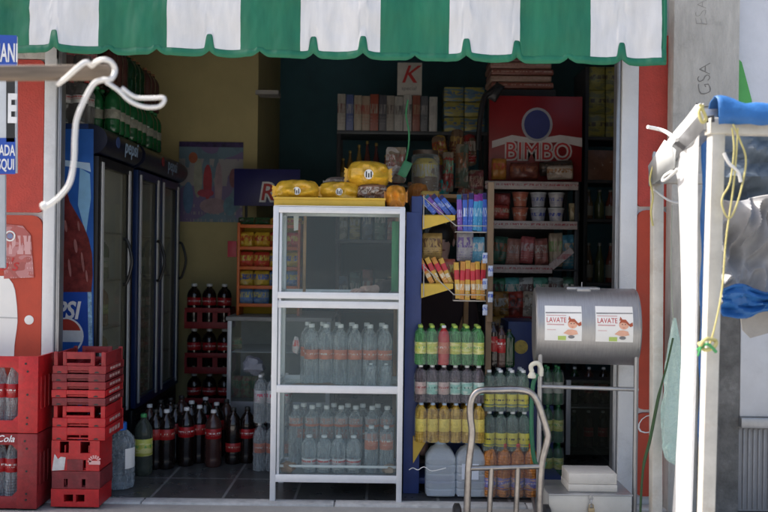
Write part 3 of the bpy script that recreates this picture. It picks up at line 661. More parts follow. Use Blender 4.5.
# ------------------------------------------------------------------ fridges along the side wall
XF = -1.72
def pepsi_text(parent, loc, size, m, rot=(90, 0, 0), sx=1.0, body='PEPSI'):
    return lettering(body, parent, loc, size, m, rot=rot, shear=.25, bold=.006 * size / .1, sx=sx)
def fridge(y0, y1, nd, label, name='drinks_fridge'):
    ht = 2.13; t = thing(name, label, 'fridge', (XF - .32, (y0 + y1) / 2, 0)); xb = XF - .66
    g = MB(); g.box(xb, XF - .06, y0, y0 + .035, .0, ht, .006); g.box(xb, XF - .06, y1 - .035, y1, .0, ht, .006); g.box(xb, xb + .03, y0 + .036, y1 - .036, 0, ht - .001); g.box(xb + .031, XF - .06, y0 + .036, y1 - .036, ht - .04, ht - .001); g.box(xb + .031, XF - .06, y0 + .036, y1 - .036, .0, .26)
    g.build('cabinet', m_blue_f, t)
    g = MB(); g.box(XF - .059, XF - .02, y0 + .01, y1 - .01, .03, .26, .004)
    for k in range(7): g.box(XF - .0195, XF - .012, y0 + .06, y1 - .06, .06 + k * .025, .072 + k * .025)
    g.build('grille', m_black, t)
    # bowed header
    pr = [(XF - .06, ht - .185)] + [(XF - .06 + .115 * math.sin(R(a)), ht - .0925 - .0925 * math.cos(R(a))) for a in range(15, 180, 15)] + [(XF - .06, ht - .001)]
    def rot_prism(poly, ya, yb, nm, m):
        g = MB(); g.prism(poly, ya, yb); return g.build(nm, m, t)
    rot_prism(pr, y0 + .001, y1 - .001, 'header', m_black if False else mat('header dark', (.008, .011, .028), .3))
    lettering('pepsi', t, (XF + .058, (y0 + y1) / 2 + .1, ht - .09), .13, mat('pale blue letters', (.35, .5, .7), .4), rot=(90, 0, 90), shear=.2, bold=.002)
    g = MB(); q = (XF + .0545, (y0 + y1) / 2 - .16, ht - .085); g.lathe([(0, 0), (.035, 0), (.035, .003), (0, .003)], q, axis='X', n=18); e = g.build('emblem', mat('emblem red', (.3, .03, .04), .4) if nd == 2 else mat('emblem blue', (.05, .09, .25), .4), t)
    dw = (y1 - y0 - .03) / nd
    for k in range(nd):
        a, b = y0 + .015 + k * dw, y0 + .015 + (k + 1) * dw - .006
        g = MB(); f = .055
        g.box(XF - .058, XF - .0, a, a + f, .27, ht - .19, .004); g.box(XF - .058, XF, b - f, b, .27, ht - .19, .004)
        g.box(XF - .057, XF - .001, a + f, b - f, .27, .27 + f); g.box(XF - .057, XF - .001, a + f, b - f, ht - .19 - f, ht - .19)
        d = g.build('door', m_black if nd == 1 else m_blue_f, t)
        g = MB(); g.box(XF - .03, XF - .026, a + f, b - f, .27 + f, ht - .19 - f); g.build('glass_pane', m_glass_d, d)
        g = MB(); g.box(XF - .0045, XF + .0045, a + f + .002, a + f + .034, .3, ht - .22); g.box(XF - .0045, XF + .0045, b - f - .034, b - f - .002, .3, ht - .22); g.build('trim_strip', m_alu, d)
        hy = b - .03 if (nd == 1 or k == 0) else b - .03
        if nd == 2 and k == 0: hy = b - .03
        hy = {(1, 0): b - .2, (2, 0): b - .1, (2, 1): b - .03}[(nd, k)]
        g = MB(); zc = 1.30; g.tube(smooth_pts([(XF + .002, hy, zc - .15), (XF + .03, hy, zc - .13), (XF + .06, hy, zc), (XF + .03, hy, zc + .13), (XF + .002, hy, zc + .15)], 5), .011); g.build('handle', m_black, d)
    for z in (.55, .86, 1.17, 1.48):
        g = MB(); g.box(xb + .04, XF - .07, y0 + .04, y1 - .04, z, z + .012); g.build('shelf', m_metal, t)
    g = MB(); g.box(xb + .0305, xb + .034, y0 + .037, y1 - .037, .262, ht - .2); g.box(xb + .036, XF - .07, y1 - .0385, y1 - .0355, .262, ht - .2); g.build('inner_lining', m_paper, t)
    return t
fr1 = fridge(.35, 1.06, 1, 'blue single door drinks fridge with big cola bottle printed on its side')
# printed side panel: bottle, label, ice
yp = .348
def flat(poly, off, m, nm, parent=fr1, y=yp):
    g = MB(); g.prism([(X(a, y, b), Z(b, y, a)) for a, b in poly], y - off, y - off + .0012); return g.build(nm, m, parent)
flat([(-8, 128.5), (93.5, 129), (93.5, 497), (-8, 500)], .0005, m_blue_side, 'side_print')
flat([(80, 168), (90, 174), (91, 198), (86, 235), (78, 205)], .002, mat('ice blue print', (.25, .5, .75), .35), 'ice_print')
flat([(64, 160), (90, 163), (91, 172), (80, 168), (64, 166)], .0035, mat('pale ice print', (.45, .62, .8), .35), 'ice_print')
bo = [(30, 292), (27, 275), (28, 250), (33, 232), (40, 217), (47, 203), (50, 190), (67, 190), (70, 202), (77, 214), (84, 226), (89, 239), (92.3, 254), (93, 275), (91.5, 292)]
flat(bo, .005, mat('printed cola', (.16, .03, .028), .3, var=.6, scale=14), 'bottle_print')
for cxg, cyg, a_, b_ in ((76, 246, 1.6, 7), (70, 268, 1.3, 9), (83, 262, 1.2, 10), (66, 226, 1.4, 6), (79, 226, 1, 5), (62, 250, 1.5, 8), (87, 276, 1, 6)): flat([(cxg + x + y * .12, cyg + y) for x, y in ell(0, 0, a_, b_, 12)], .0065, mat('printed glint', (.36, .16, .15), .3, var=.4), 'glint_print')
flat([(26, 292), (92, 292), (91.5, 352), (91, 380), (27, 380)], .005, m_blue_side if False else mat('label blue print', (.015, .07, .38), .35), 'label_print')
cx, cz = X(66, yp, 335), Z(336, yp, 66)
def wedge(a, b, m, nm, off):
    g = MB(); g.prism(ell(cx, cz, L(16, yp), L(17, yp), 16, a, b), yp - off, yp - off + .001); g.build(nm, m, fr1)
g = MB(); g.prism(ell(cx, cz, L(18, yp), L(18.5, yp), 28), yp - .0065, yp - .0055); g.build('emblem_print', m_white_ink, fr1)
wedge(20, 160, mat('emblem red print', (.5, .06, .04), .4), 'emblem_print', .008); wedge(200, 340, mat('emblem blue print', (.03, .14, .5), .4), 'emblem_print', .008)
flat([(88, 292), (92, 292), (93, 352), (89, 352)], .0065, mat('fizz print', (.3, .5, .75), .4, var=.5, scale=40), 'fizz_print')
lettering('PEPSI', fr1, (X(58, yp), yp - .008, Z(311, yp, 60)), .145, m_white_ink, shear=.22, bold=.004, sx=.82)
fr2 = fridge(1.13, 2.34, 2, 'long two door drinks fridge with dark blue frames, behind the single door one', 'drinks_fridge')
# bottles seen through the doors of the far fridge
for zi, z in enumerate((.262, .562, .872, 1.182)):
    for k in range(5):
        if zi == 3 and k % 2: continue
        bottle('cola_bottle', (XF - .14, 1.3 + k * .19, z + .001), 'pet', .26, .085, m_cola if zi < 2 else m_palegreen, l_cola if zi < 2 else l_white, m_cap_w,
               f'{ORD[k]} bottle from the doorway on the {["bottom", "lower", "upper", "top"][zi]} shelf of the two door fridge', group='bottles inside the two door fridge')
for zi, z in enumerate((.262, .562, .872, 1.182)):
    for k in range(3):
        bottle('soda_bottle', (XF - .15, .5 + k * .19, z + .001), 'soda', .26, .085, [m_orangeb, m_greenb, m_cola, m_yelb][(zi + k) % 4], [l_yg, l_white, l_cola, l_yel][(zi + k) % 4], m_cap_w,
               f'{["orange", "green", "cola", "yellow"][(zi + k) % 4]} bottle, {ORD[k]} from the doorway on the {["bottom", "lower", "upper", "top"][zi]} shelf of the single door fridge', group='bottles inside the single door fridge')
# stacked packs on the fridges
zf = 2.132
pack('bottle_pack', (-2.02, .52, zf), 4, 2, 'contour', .30, .098, m_cola, l_redw, m_cap_r, 'wrapped pack of dark cola bottles with red white labels on the near fridge', lz=(.45, .62), wrap=True)
pack('bottle_pack', (-2.02, .55, zf + .30), 4, 2, 'contour', .30, .098, m_cola2, l_cola, m_cap_r, 'wrapped pack of brown cola bottles lying topmost at the near end of the fridges', lz=(.45, .62))
k = 0
for y in (.86, 1.24, 1.62):
    for lv in (0, 1):
        pack('bottle_pack', (-1.88 - .02 * lv, y, zf + lv * .30), 3, 3, 'pet', .30, .105, (m_cola2 if k in (1, 5) else m_greenb2) if lv else m_greenb, mat('dim pale label', (.3, .31, .26), .5, var=.4, scale=30) if lv == 0 else None, m_cap_br if lv else m_cap_g,
             ['green bottle pack with pale labels above the single fridge door', 'brown bronze capped bottle pack on top of the green pack above the single fridge door',
              'green bottle pack with pale labels above the gap between both fridges', 'dark green bronze capped bottle pack, middle one of the upper tier',
              'green bottle pack with pale labels on the two door fridge, deepest of its tier', 'brown bronze capped bottle pack, upper tier, deepest inside'][k], lz=(.3, .5), wrap=False); k += 1

# ------------------------------------------------------------------ red crates
def tray(name, x0, x1, y0, y1, z0, hlow, hup, m, label, group, slot=True, sticker=False):
    """shallow stacking bottle tray: low band, raised posts and centre panel"""
    w = x1 - x0; t = thing(name, label, 'crate', ((x0 + x1) / 2, (y0 + y1) / 2, z0), group)
    g = MB(); th = .012; ins = .007
    def wall(fx, lo, hi, z_0, z_1, front=True, inset=0):
        return None
    for ya, yb in ((y0, y0 + th), (y1 - th, y1)):
        zz = z0 + hlow
        if slot:
            g.box(x0, x0 + w * .28, ya, yb, z0, zz, .003); g.box(x0 + w * .68, x1, ya, yb, z0, zz, .003)
            g.box(x0 + w * .27, x0 + w * .69, ya + .002, yb - .002, z0 + hlow * .38, zz - .001, .003)
        else: g.box(x0, x1, ya, yb, z0, zz, .003)
        if hup:
            s = ins if ya == y0 else -ins
            for a, b in ((.012, .085), (.18, .78), (.90, .985)):
                if a == .18:
                    g.box(x0 + w * .18, x0 + w * .25, ya + s, yb + s, zz - .005, zz + hup, .003); g.box(x0 + w * .70, x0 + w * .78, ya + s, yb + s, zz - .005, zz + hup, .003)
                    g.box(x0 + w * .245, x0 + w * .705, ya + s + .001, yb + s - .001, zz + hup * .48, zz + hup - .001, .003)
                    g.box(x0 + w * .245, x0 + w * .705, ya + s + .001, yb + s - .001, zz - .004, zz + hup * .2, .003)
                else: g.box(x0 + w * a, x0 + w * b, ya + s, yb + s, zz - .005, zz + hup, .003)
    for xa, xb in ((x0, x0 + th), (x1 - th, x1)):
        g.box(xa + .001, xb - .001, y0 + th, y1 - th, z0 + .002, z0 + hlow - .002, .003)
        if hup:
            s = ins if xa == x0 else -ins
            g.box(xa + s, xb + s, y0 + th + .01, y1 - th - .01, z0 + hlow - .004, z0 + hlow + hup * .9, .003)
    g.box(x0 + th, x1 - th, y0 + th, y1 - th, z0 + .004, z0 + .012)
    for k in range(1, 4): g.box(x0 + w * k / 4, x0 + w * k / 4 + .006, y0 + th, y1 - th, z0 + .013, z0 + hlow - .004)
    g.build('crate_body', m, t)
    for a in (.125, .83):      # small lens shaped finger notches
        g = MB(); g.prism(ell(x0 + w * a, z0 + .004, .013, .009, 10, 0, 180), y0 - .0008, y0 + .002); g.build('finger_notch', m_black, t)
    g = MB()
    for k in range(4): g.box(x1 - .0005, x1 + .0015, y0 + .07 + k * .045, y0 + .1 + k * .045, z0 + hlow * .35, z0 + hlow * .7)
    g.build('side_mark', mat('worn print', (.5, .3, .28), .6), t)
    return t
YC = -.2; cx0, cx1 = X(51.5, YC, 450), X(104.5, YC, 450)
def zc(y): return Z(y, YC, 78)
CG = 'red trays stacked against the jamb'
def slab_crate(y_lo, y_hi, m, label, holes, dx=0, logo=False, sticker=False, mcen=None):
    z0, z1 = zc(y_lo), zc(y_hi); x0, x1 = cx0 + dx, cx1 + dx - L(5, YC); w = x1 - x0; h = z1 - z0
    t = thing('bottle_crate', label, 'crate', ((x0 + x1) / 2, YC + .16, z0), CG)
    g = MB(); th = .014; ys = YC; ye = YC + .20
    for ya, yb in ((ys, ys + th), (ye - th, ye)):
        xs = sorted(set([0, 1] + [v for hl in holes for v in hl[:2]])); zsn = sorted(set([0, 1] + [v for hl in holes for v in hl[2:]]))
        for i in range(len(xs) - 1):
            for j in range(len(zsn) - 1):
                mx_, mz_ = (xs[i] + xs[i + 1]) / 2, (zsn[j] + zsn[j + 1]) / 2
                if any(hl[0] < mx_ < hl[1] and hl[2] < mz_ < hl[3] for hl in holes): continue
                g.box(x0 + w * xs[i], x0 + w * xs[i + 1], ya, yb, z0 + h * zsn[j], z0 + h * zsn[j + 1] - (.0015 if zsn[j + 1] == 1 else 0))
    for xa, xb in ((x0, x0 + th), (x1 - th, x1)): g.box(xa + .0005, xb - .0005, ys + th, ye - th, z0 + .002, z1 - .003)
    g.box(x0 + th, x1 - th, ys + th, ye - th, z0 + .004, z0 + .012)
    for k in range(1, 4): g.box(x0 + w * k / 4, x0 + w * k / 4 + .006, ys + th, ye - th, z0 + .013, z1 - .03)
    bmesh.ops.remove_doubles(g.bm, verts=g.bm.verts, dist=1e-5)
    g.build('crate_body', m, t)
    if mcen:
        g = MB(); g.box(x0 + w * .33, x0 + w * .66, ys - .002, ys + .004, z0 + .002, z0 + h * .38); g.build('centre_plate', mcen, t)
    if sticker:
        g = MB(); g.prism([(x0 + w * .02, z0 + h * .0), (x0 + w * .27, z0 + h * .03), (x0 + w * .30, z0 + h * .44), (x0 + w * .2, z0 + h * .46), (x0 + w * .14, z0 + h * .38), (x0 + w * .07, z0 + h * .55), (x0 + w * .05, z0 + h * .38)], ys - .0025, ys - .001); g.build('torn_paper', mat('torn paper', (.6, .58, .57), .7, var=.2, scale=30), t)
    if logo:
        g = MB(); c = (x0 + w * .9, z0 + h * .3)
        for k in range(7):
            a = R(30 + k * 24); g.prism([(c[0] + .018 * math.cos(a - .16), c[1] + .018 * math.sin(a - .16)), (c[0] + .036 * math.cos(a - .12), c[1] + .036 * math.sin(a - .12)), (c[0] + .036 * math.cos(a + .12), c[1] + .036 * math.sin(a + .12)), (c[0] + .018 * math.cos(a + .16), c[1] + .018 * math.sin(a + .16))], ys - .0012, ys + .001)
        g.box(c[0] - .03, c[0] + .03, ys - .0012, ys + .001, c[1] - .014, c[1] + .006); g.build('printed_emblem', mat('pale pink print', (.7, .4, .38), .6), t)
    return t
slab_crate(507, 489, m_crate, 'bright red crate at the very bottom of the tray stack', [(.27, .46, .28, .68), (.52, .7, .28, .68)])
slab_crate(488.8, 471.2, m_crate_d, 'dull dark red crate second from the bottom of the tray stack', [(.25, .33, .08, .55), (.62, .7, .08, .55)], .004)
slab_crate(471, 440.5, m_crate, 'bright red crate with torn white paper stuck to its corner', [(.17, .36, .58, .96), (.6, .8, .58, .96), (.66, .72, .02, .36)], 0, logo=True, sticker=True, mcen=m_crate_d)
yb, yt = YC - .004, YC + .3
tz = lambda y: zc(y)
trays = [(440.2, 15, 0, m_crate_m, 'tray under the deep slotted one, with paired openings, mid stack'),
         (426, 10, 26 - 10, m_crate, 'bright red tray with deep slots in the middle of the stack, below the five nested trays')]
tray('bottle_tray', cx0 + .003, cx1 + .003, yb, yt, zc(440.3), L(13, YC), 0, m_crate, 'red tray between deep slotted tray and the crate with torn paper', CG)
tray('bottle_tray', cx0 + .003, cx1 + .003, yb + .002, yt, zc(427.2), L(9, YC), L(12, YC), m_crate, 'bright red tray with deep slots just below the five nested trays', CG)
nest = [(406, m_crate_d, 'lowest of the five nested dull red trays at the top of the stack'), (398, m_crate, 'bright red tray among the five nested trays, second from their bottom'),
        (390, m_crate_m, 'middle one of the five nested dull red trays'), (382, m_crate_d, 'dull red tray second from the top of the nested trays'), (374, m_crate_m, 'topmost dull red tray with open slots, top of the whole stack')]
for i, (y, m, lb) in enumerate(nest):
    tray('bottle_tray', cx0 - .004 * (i % 2), cx1 - .003 * (i % 2) + .002, yb + .001 * i, yt, zc(y - .2), L(7.7, YC), L(14, YC) if i == 4 else 0, m, lb, CG)

# ------------------------------------------------------------------ tall red crates with window, far left
YT = -.24
def tall_crate(y_lo, y_hi, m, label, text):
    x1 = X(37.5, YT, 430); x0 = x1 - .46; z0, z1 = Z(y_lo, YT, 20), Z(y_hi, YT, 20)
    x1f = X(36.5, YT, 430)
    t = thing('tall_crate', label, 'crate', ((x0 + x1) / 2, YT + .15, z0), 'tall red bottle crates beside the jamb')
    h = z1 - z0; g = MB(); th = .016; yA, yB = YT, YT + .30
    wx1 = X(17.5, YT, 430); wx0 = x0 + (x1 - wx1); wz0, wz1 = z0 + h * .16, z0 + h * .845
    for ya, yb_ in ((yA, yA + th), (yB - th, yB)):
        g.box(x0, wx0, ya, yb_, z0, z1 - .002, .003); g.box(wx1, x1, ya, yb_, z0, z1 - .002, .003)
        g.box(wx0 - .002, wx1 + .002, ya + .001, yb_ - .001, z0 + .001, wz0, .003); g.box(wx0 - .002, wx1 + .002, ya + .001, yb_ - .001, wz1, z1 - .003, .003)
        for k in (wx0, wx1):       # chamfered window corners
            s = 1 if k == wx0 else -1
            for zz, q in ((wz0, 1), (wz1, -1)): g.prism([(k - .001 * s, zz - .001 * q), (k + .03 * s, zz - .001 * q), (k - .001 * s, zz + .03 * q)], ya + .002, yb_ - .002)
    for xa, xb in ((x0, x0 + th), (x1 - th, x1)):
        g.box(xa + .001, xb - .001, yA + th, yB - th, z0 + .001, z0 + h * .3, .002); g.box(xa + .001, xb - .001, yA + th, yB - th, z0 + h * .72, z1 - .003, .002)
        g.box(xa + .003, xb - .003, yA + th, yB - th, z0 + h * .29, z0 + h * .73)
        for kk in range(5): g.box(xa - .001, xb + .001, yA + .04 + kk * .05, yA + .05 + kk * .05, z0 + h * .3, z0 + h * .72, .002)
    g.box(x0 + th, x1 - th, yA + th, yB - th, z0 + .003, z0 + .014)
    g.build('crate_body', m, t)
    g = MB()
    for zz in (.12, .2, .5, .8, .9): g.lathe([(0, -.002), (.006, -.002), (.006, .001), (0, .001)], (X(25 + (zz * 40) % 3, YT, 430), YT, z0 + h * zz), n=8, axis='Y')
    g.build('bolt_hole', m_black, t)
    if text: lettering('Coca-Cola', t, (X(14.5, YT, 430), YT - .001, z0 + h * .925), .05, m_white_ink, shear=.35, bold=.0006, align='RIGHT')
    return t, z0, h
ct, zct, hct = tall_crate(433.3, 356, m_crate, 'bright red tall bottle crate with cut-out window, upper of two', 0)
cb, zcb, hcb = tall_crate(509, 433.6, m_crate_m, 'duller red tall bottle crate with white script, under the bright one', 2)
for z0, nm in ((zct, 'upper'), (zcb, 'lower')):
    for k, px in enumerate((-17, 1.5, 14 - .5)):
        px = (-9.5, 3, 15.5)[k] if False else (-14, 1, 13.5 + 1)[k]
        bottle('empty_bottle', (X(px, YT + .1, 430), YT + .09, z0 + .016), 'contour', .355, .083, m_pet, l_cola, m_cap_r,
               f'{ORD[2 - k]} clear returnable bottle from the jamb inside the {nm} tall red crate', lz=(.45, .66), group='empty bottles in the tall red crates')
# ------------------------------------------------------------------ bottles standing on the shop floor
def fb(px, pyb, h, d, mb, ml, mc, label, kind='pet', lz=(.32, .6), name='cola_bottle', Y=None, liquid=None):
    # depth from where the base meets the floor
    if Y is None:
        Y = ZC * F / max(1, (pyb - 256 + (384 - px) * math.sin(TH))) - D0
    p = P(px, pyb, Y); bottle(name, (p.x, Y, .001), kind, h, d, mb, ml, mc, label, lz=lz, liquid=liquid)
fb(120, 487, .375, .165, m_jugc, None, m_cap_b, 'big ribbed clear water jug with blue cap on the tiles beside the crates', 'jug', name='water_jug')
o = bpy.data.objects['water_jug']
g = MB(); p = o.location; g.lathe([(.0838, .12), (.0842, .125), (.0842, .23), (.0838, .235)], n=28); link('label', _with(g.mesh('jug_label'), m_paper), o).scale = (1, 1, 1)
# keep only the side of the jug's label that the photo shows
lb = [c for c in o.children if c.name.startswith('label')][0]; bmx = bmesh.new(); bmx.from_mesh(lb.data)
bmesh.ops.delete(bmx, geom=[f for f in bmx.faces if f.calc_center_median().x < .072], context='FACES'); bmx.to_mesh(lb.data); bmx.free(); o.rotation_euler.z = -.5
fb(143, 474, .37, .115, clear('dark bottle film', (.35, .4, .36), .5, .92, .1, (.1, .12, .1)), l_yg, m_cap_g, 'pale bottle with green label and green cap beside the water jug', name='soda_bottle')
fl = [(155, 468, m_cola, l_cola_d, m_cap_k, 'dark cola bottle right behind the green capped bottle'),
      (166, 468, m_cola, l_cola_d, m_cap_w, 'dark cola bottle, second after the green capped bottle'),
      (149, 461, m_cola2, l_cola_d, m_cap_w, 'brownish cola bottle half hidden behind the green capped one'),
      (175, 461, m_cola, l_cola_d, m_cap_k, 'black capped cola bottle close to the far fridge doors'),
      (186, 465, m_cola, l_cola, m_cap_w, 'glinting dark cola bottle at the near edge of the middle floor group'),
      (191, 456, m_cola, l_cola_d, m_cap_w, 'white capped cola bottle behind the glinting one'),
      (199, 462, m_cola, l_cola_d, m_cap_w, 'cola bottle between the glinting one and the half empty one'),
      (213, 466, m_cola2, l_cola, m_cap_w, 'brown see-through cola bottle with bright red label, mid floor'),
      (216, 456, m_cola, l_cola_d, m_cap_w, 'white capped cola bottle just behind the brown see-through one'),
      (233, 463, m_cola, l_cola_d, m_cap_k, 'cola bottle with low label between brown bottle and glass counter'),
      (247, 462, m_cola, l_cola, m_cap_k, 'broad cola bottle with red band in front of the glass counter'),
      (160, 455, m_cola, l_cola_d, m_cap_k, 'black capped cola bottle in the second row by the far fridge'),
      (170, 452, m_cola, l_cola_d, m_cap_k, 'cola bottle in the back row close to the far fridge doors'),
      (181, 449, m_cola2, l_cola_d, m_cap_k, 'brownish cola bottle in the back row before the cola crates'),
      (205, 449, m_cola, l_cola_d, m_cap_w, 'white capped cola bottle in the back row before the cola crates'),
      (226, 452, m_cola2, None, m_cap_k, 'unlabelled brown bottle in the back row before the cola crates'),
      (259, 461, m_cola, l_cola, m_cap_k, 'broad cola bottle nearest the glass cabinet, before the low counter')]
for px, py, mb, ml, mc, lb in fl: fb(px, py, .36 if px > 200 else .37, .108, mb, ml, mc, lb, 'pet', lz=(.5, .68) if px < 225 else ((.22, .38) if px < 240 else (.45, .62)))
# ------------------------------------------------------------------ rear stack of crates full of cola
YB = 2.15
for k, yb_ in enumerate((331, 376, 421)):
    x0, x1 = X(184, YB, yb_), X(230, YB, yb_); z0 = .744 - k * .371
    nm = ['topmost', 'middle', 'lowest'][k]
    t = thing('cola_crate', f'dark red crate of cola bottles by the yellow wall, {nm} of the rear stack', 'crate', ((x0 + x1) / 2, YB + .12, z0), 'cola crates stacked by the yellow wall')
    h = .155; g = MB(); w = x1 - x0
    for ya, yc in ((YB, YB + .012), (YB + .24, YB + .252)):
        g.box(x0, x1, ya, yc, z0, z0 + h * .35, .003)
        for i in range(4): g.box(x0 + w * i / 3 - (.02 if i else 0), x0 + w * i / 3 + (.02 if i < 3 else 0), ya + .001, yc - .001, z0 + h * .34, z0 + h * .9)
        g.box(x0 + .002, x1 - .002, ya + .001, yc - .001, z0 + h * .85, z0 + h * 1.1, .003)
    for xa in (x0, x1 - .012): g.box(xa + .001, xa + .011, YB + .012, YB + .24, z0 + .001, z0 + h * 1.05)
    g.box(x0 + .012, x1 - .012, YB + .012, YB + .24, z0 + .003, z0 + .012)
    g.build('crate_body', m_crate_m, t)
    for i in range(3):
        bottle('cola_bottle', (x0 + w * (i + .5) / 3, YB + .075, z0 + .014), 'soda', .352, .118, m_cola, l_cola, m_cap_w,
               f'{ORD[i]} cola bottle from the fridges in the {nm} crate of the rear stack', lz=(.5, .68), group='cola bottles in the rear crate stack')
# ------------------------------------------------------------------ glass display cabinet
YG = -.05; DG = .40
gx0, gx1 = X(271.5, YG, 350), X(403.5, YG, 350); gz1 = Z(207, YG, 338); gz0 = Z(483, YG, 338)
cab = thing('display_cabinet', 'tall white framed glass display cabinet on legs in the doorway', 'display cabinet', ((gx0 + gx1) / 2, YG + DG / 2, 0))
cwx = gx1 - gx0; yb0, yb1 = YG, YG + DG
def cpart(nm, boxes, m=m_alu, par=None, b=.002):
    g = MB()
    for q in boxes: g.box(*q, b)
    return g.build(nm, m, par or cab)
p = .030
for xx, a in ((gx0, 1), (gx1 - p, -1)):
    for yy in (yb0, yb1 - p):
        cpart('post', [(xx, xx + p, yy, yy + p, .0 if yy > 0 else .006, gz1)])
cpart('inner_post', [(gx0 + p + .004, gx0 + p + .018, yb0 + .01, yb0 + .03, gz0 + .02, gz1 - .03)])
bars = [(gz1 - .034, gz1 - .001), (Z(299, YG, 338), Z(292.5, YG, 338)), (Z(308.5, YG, 338), Z(301.5, YG, 338)), (Z(393.5, YG, 338), Z(386, YG, 338)), (gz0, Z(474.5, YG, 338) - .006)]
for i, (a, b) in enumerate(bars):
    cpart('rail', [(gx0 + p - .001, gx1 - p + .001, yb0 + .001 + (.006 if i == 2 else 0), yb0 + .024, a, b)]); cpart('rail', [(gx0 + p - .001, gx1 - p + .001, yb1 - .024, yb1 - .001, a, b)])
    cpart('side_rail', [(gx0 + .003, gx0 + .024, yb0 + p, yb1 - p, a, b)]); cpart('side_rail', [(gx1 - .024, gx1 - .003, yb0 + p, yb1 - p, a, b)])
cpart('top_panel', [(gx0 + .002, gx1 - .002, yb0 + .002, yb1 - .002, gz1 + .0005, gz1 + .006)])
S1, S2, S3 = Z(298, YG, 338) + .004, Z(391, YG, 338) + .004, gz0 + .03
for z, m in ((S1, m_glass), (S2, m_glass), (S3, m_metal)):
    cpart('shelf', [(gx0 + .026, gx1 - .026, yb0 + .026, yb1 - .026, z - .006, z)], m, b=0)
cpart('lower_shelf_rim', [(gx0 + .03, gx1 - .03, yb0 + .05, yb0 + .06, Z(470.5, YG, 338), Z(468, YG, 338))])
for a, b in ((Z(299, YG, 338), gz1 - .034), (Z(386, YG, 338), Z(308, YG, 338)), (Z(474, YG, 338), Z(393, YG, 338))):
    cpart('glass_pane', [(gx0 + p, gx1 - p, yb0 + .012, yb0 + .016, a - .002, b + .002)], m_glass, b=0)
    cpart('side_glass', [(gx0 + .012, gx0 + .016, yb0 + p, yb1 - p, a - .002, b + .002)], m_glass, b=0)
    cpart('side_glass', [(gx1 - .016, gx1 - .012, yb0 + p, yb1 - p, a - .002, b + .002)], m_glass, b=0)
cpart('green_edge', [(X(391.5, .3, 260), X(398.5, .3, 260), .29, .30, S1 + .02, gz1 - .06)], mat('green plastic edge', (.04, .38, .14), .4))
cpart('divider', [(X(303, .2, 260), X(306, .2, 260), .2, .21, S1 + .002, gz1 - .04)], m_board)
# on its shelves
def lab_n(k, n): return ORD[k]
for i, px in enumerate((311.5, 326, 340.5, 355, 370, 385)):
    Y = .16
    bottle('clear_bottle', (X(px, Y, 350), Y, S2 + .001), 'soda', .345, .086, m_pet, l_orange, m_cap_w, f'{ORD[i]} tall clear bottle from the fridges on the middle cabinet shelf', lz=(.42, .58), group='clear bottles in the display cabinet')
for i, px in enumerate((296, 312, 326.5, 341, 355.5, 372, 387)):
    Y = .22
    bottle('clear_bottle', (X(px, Y, 430), Y, S3 + .001), 'soda', .345, .086, m_pet, l_orange, m_cap_w, f'{ORD[i]} tall clear bottle from the fridges at the back of the lowest cabinet shelf', lz=(.66, .8), group='clear bottles in the display cabinet')
for i, px in enumerate((304, 319, 334, 348, 363, 378)):
    for S_, nm in ((S2, 'middle'), (S3, 'lowest')):
        bottle('clear_bottle', (X(px + (3 if S_ == S2 else 0), .29, 400), .285, S_ + .001), 'soda', .345, .086, m_pet, l_orange, m_cap_w, f'{ORD[i]} clear bottle from the fridges in the rearmost row of the {nm} cabinet shelf', lz=(.42, .58), group='clear bottles in the display cabinet')
for i, px in enumerate((309, 324, 338.5, 353.5)):
    Y = .07
    bottle('clear_bottle', (X(px, Y, 460), Y, S3 + .001), 'soda', .205, .084, m_pet, l_redw, m_cap_w, f'{ORD[i]} short clear bottle from the fridges in the front row of the lowest cabinet shelf', lz=(.08, .38), group='short bottles in the display cabinet')
for i, px in enumerate((371, 386)):
    Y = .08
    bottle('clear_bottle', (X(px, Y, 460), Y, S3 + .001), 'soda', .26, .08, m_pet, l_orange, m_cap_w, f'{["red labelled short bottle next to the plain short ones", "red labelled short bottle in the post corner"][i]} on the lowest cabinet shelf', lz=(.5, .85), group='short bottles in the display cabinet')
    bottle('clear_bottle', (X(px, Y, 375), Y - .02, S2 + .001), 'pet', .135, .06, m_pet, None, m_cap_w, f'{["small clear bottle before the fifth tall one", "small clear bottle in the post corner"][i]} on the middle cabinet shelf', lz=(.5, .85), group='small bottles on the middle cabinet shelf')
g = MB(); q = P(288, 466, .02); g.ball((q.x, .03, S3 + .034), .038, 1.2, 1, .85, jit=.35, seed=4); tag(g.build('bread_roll', mat('brown bread roll', (.3, .15, .07), .7, var=.5, scale=30, bump=1), org=(q.x, .03, S3)), 'brown crusty roll in the fridge side corner of the lowest cabinet shelf', 'bread roll')
g = MB(); q = P(389, 467, .02); g.ball((q.x, .03, S3 + .03), .035, 1.1, 1, .85, jit=.35, seed=9); tag(g.build('bread_roll', mat('pale bread roll', (.4, .27, .18), .7, var=.5, scale=30, bump=1), org=(q.x, .03, S3)), 'pale crusty roll in the post side corner of the lowest cabinet shelf', 'bread roll')
g = MB(); g.grid(lambda u, v: Vector((X(284, 0, 380) + L(62, 0) * u, yb0 + .03 + .1 * v, S2 + .006 + .012 * noise.noise(Vector((u * 5, v * 3, 2))) + .012 * math.sin(u * 3.14))), 20, 8)
o = g.build('wrapping_paper', m_card, org=(X(310, 0, 380), 0, S2)); o.modifiers.new('s', 'SOLIDIFY').thickness = .002; tag(o, 'crumpled brown paper lying along the middle cabinet shelf', 'paper')
g = MB(); g.box(X(287, .05, 290), X(317, .05, 290), .03, .16, S1 + .001, S1 + .008, .002); tag(g.build('bread_board', m_board, org=(X(300, .05, 290), .1, S1)), 'short brown board on the top cabinet shelf, fridge side', 'board')
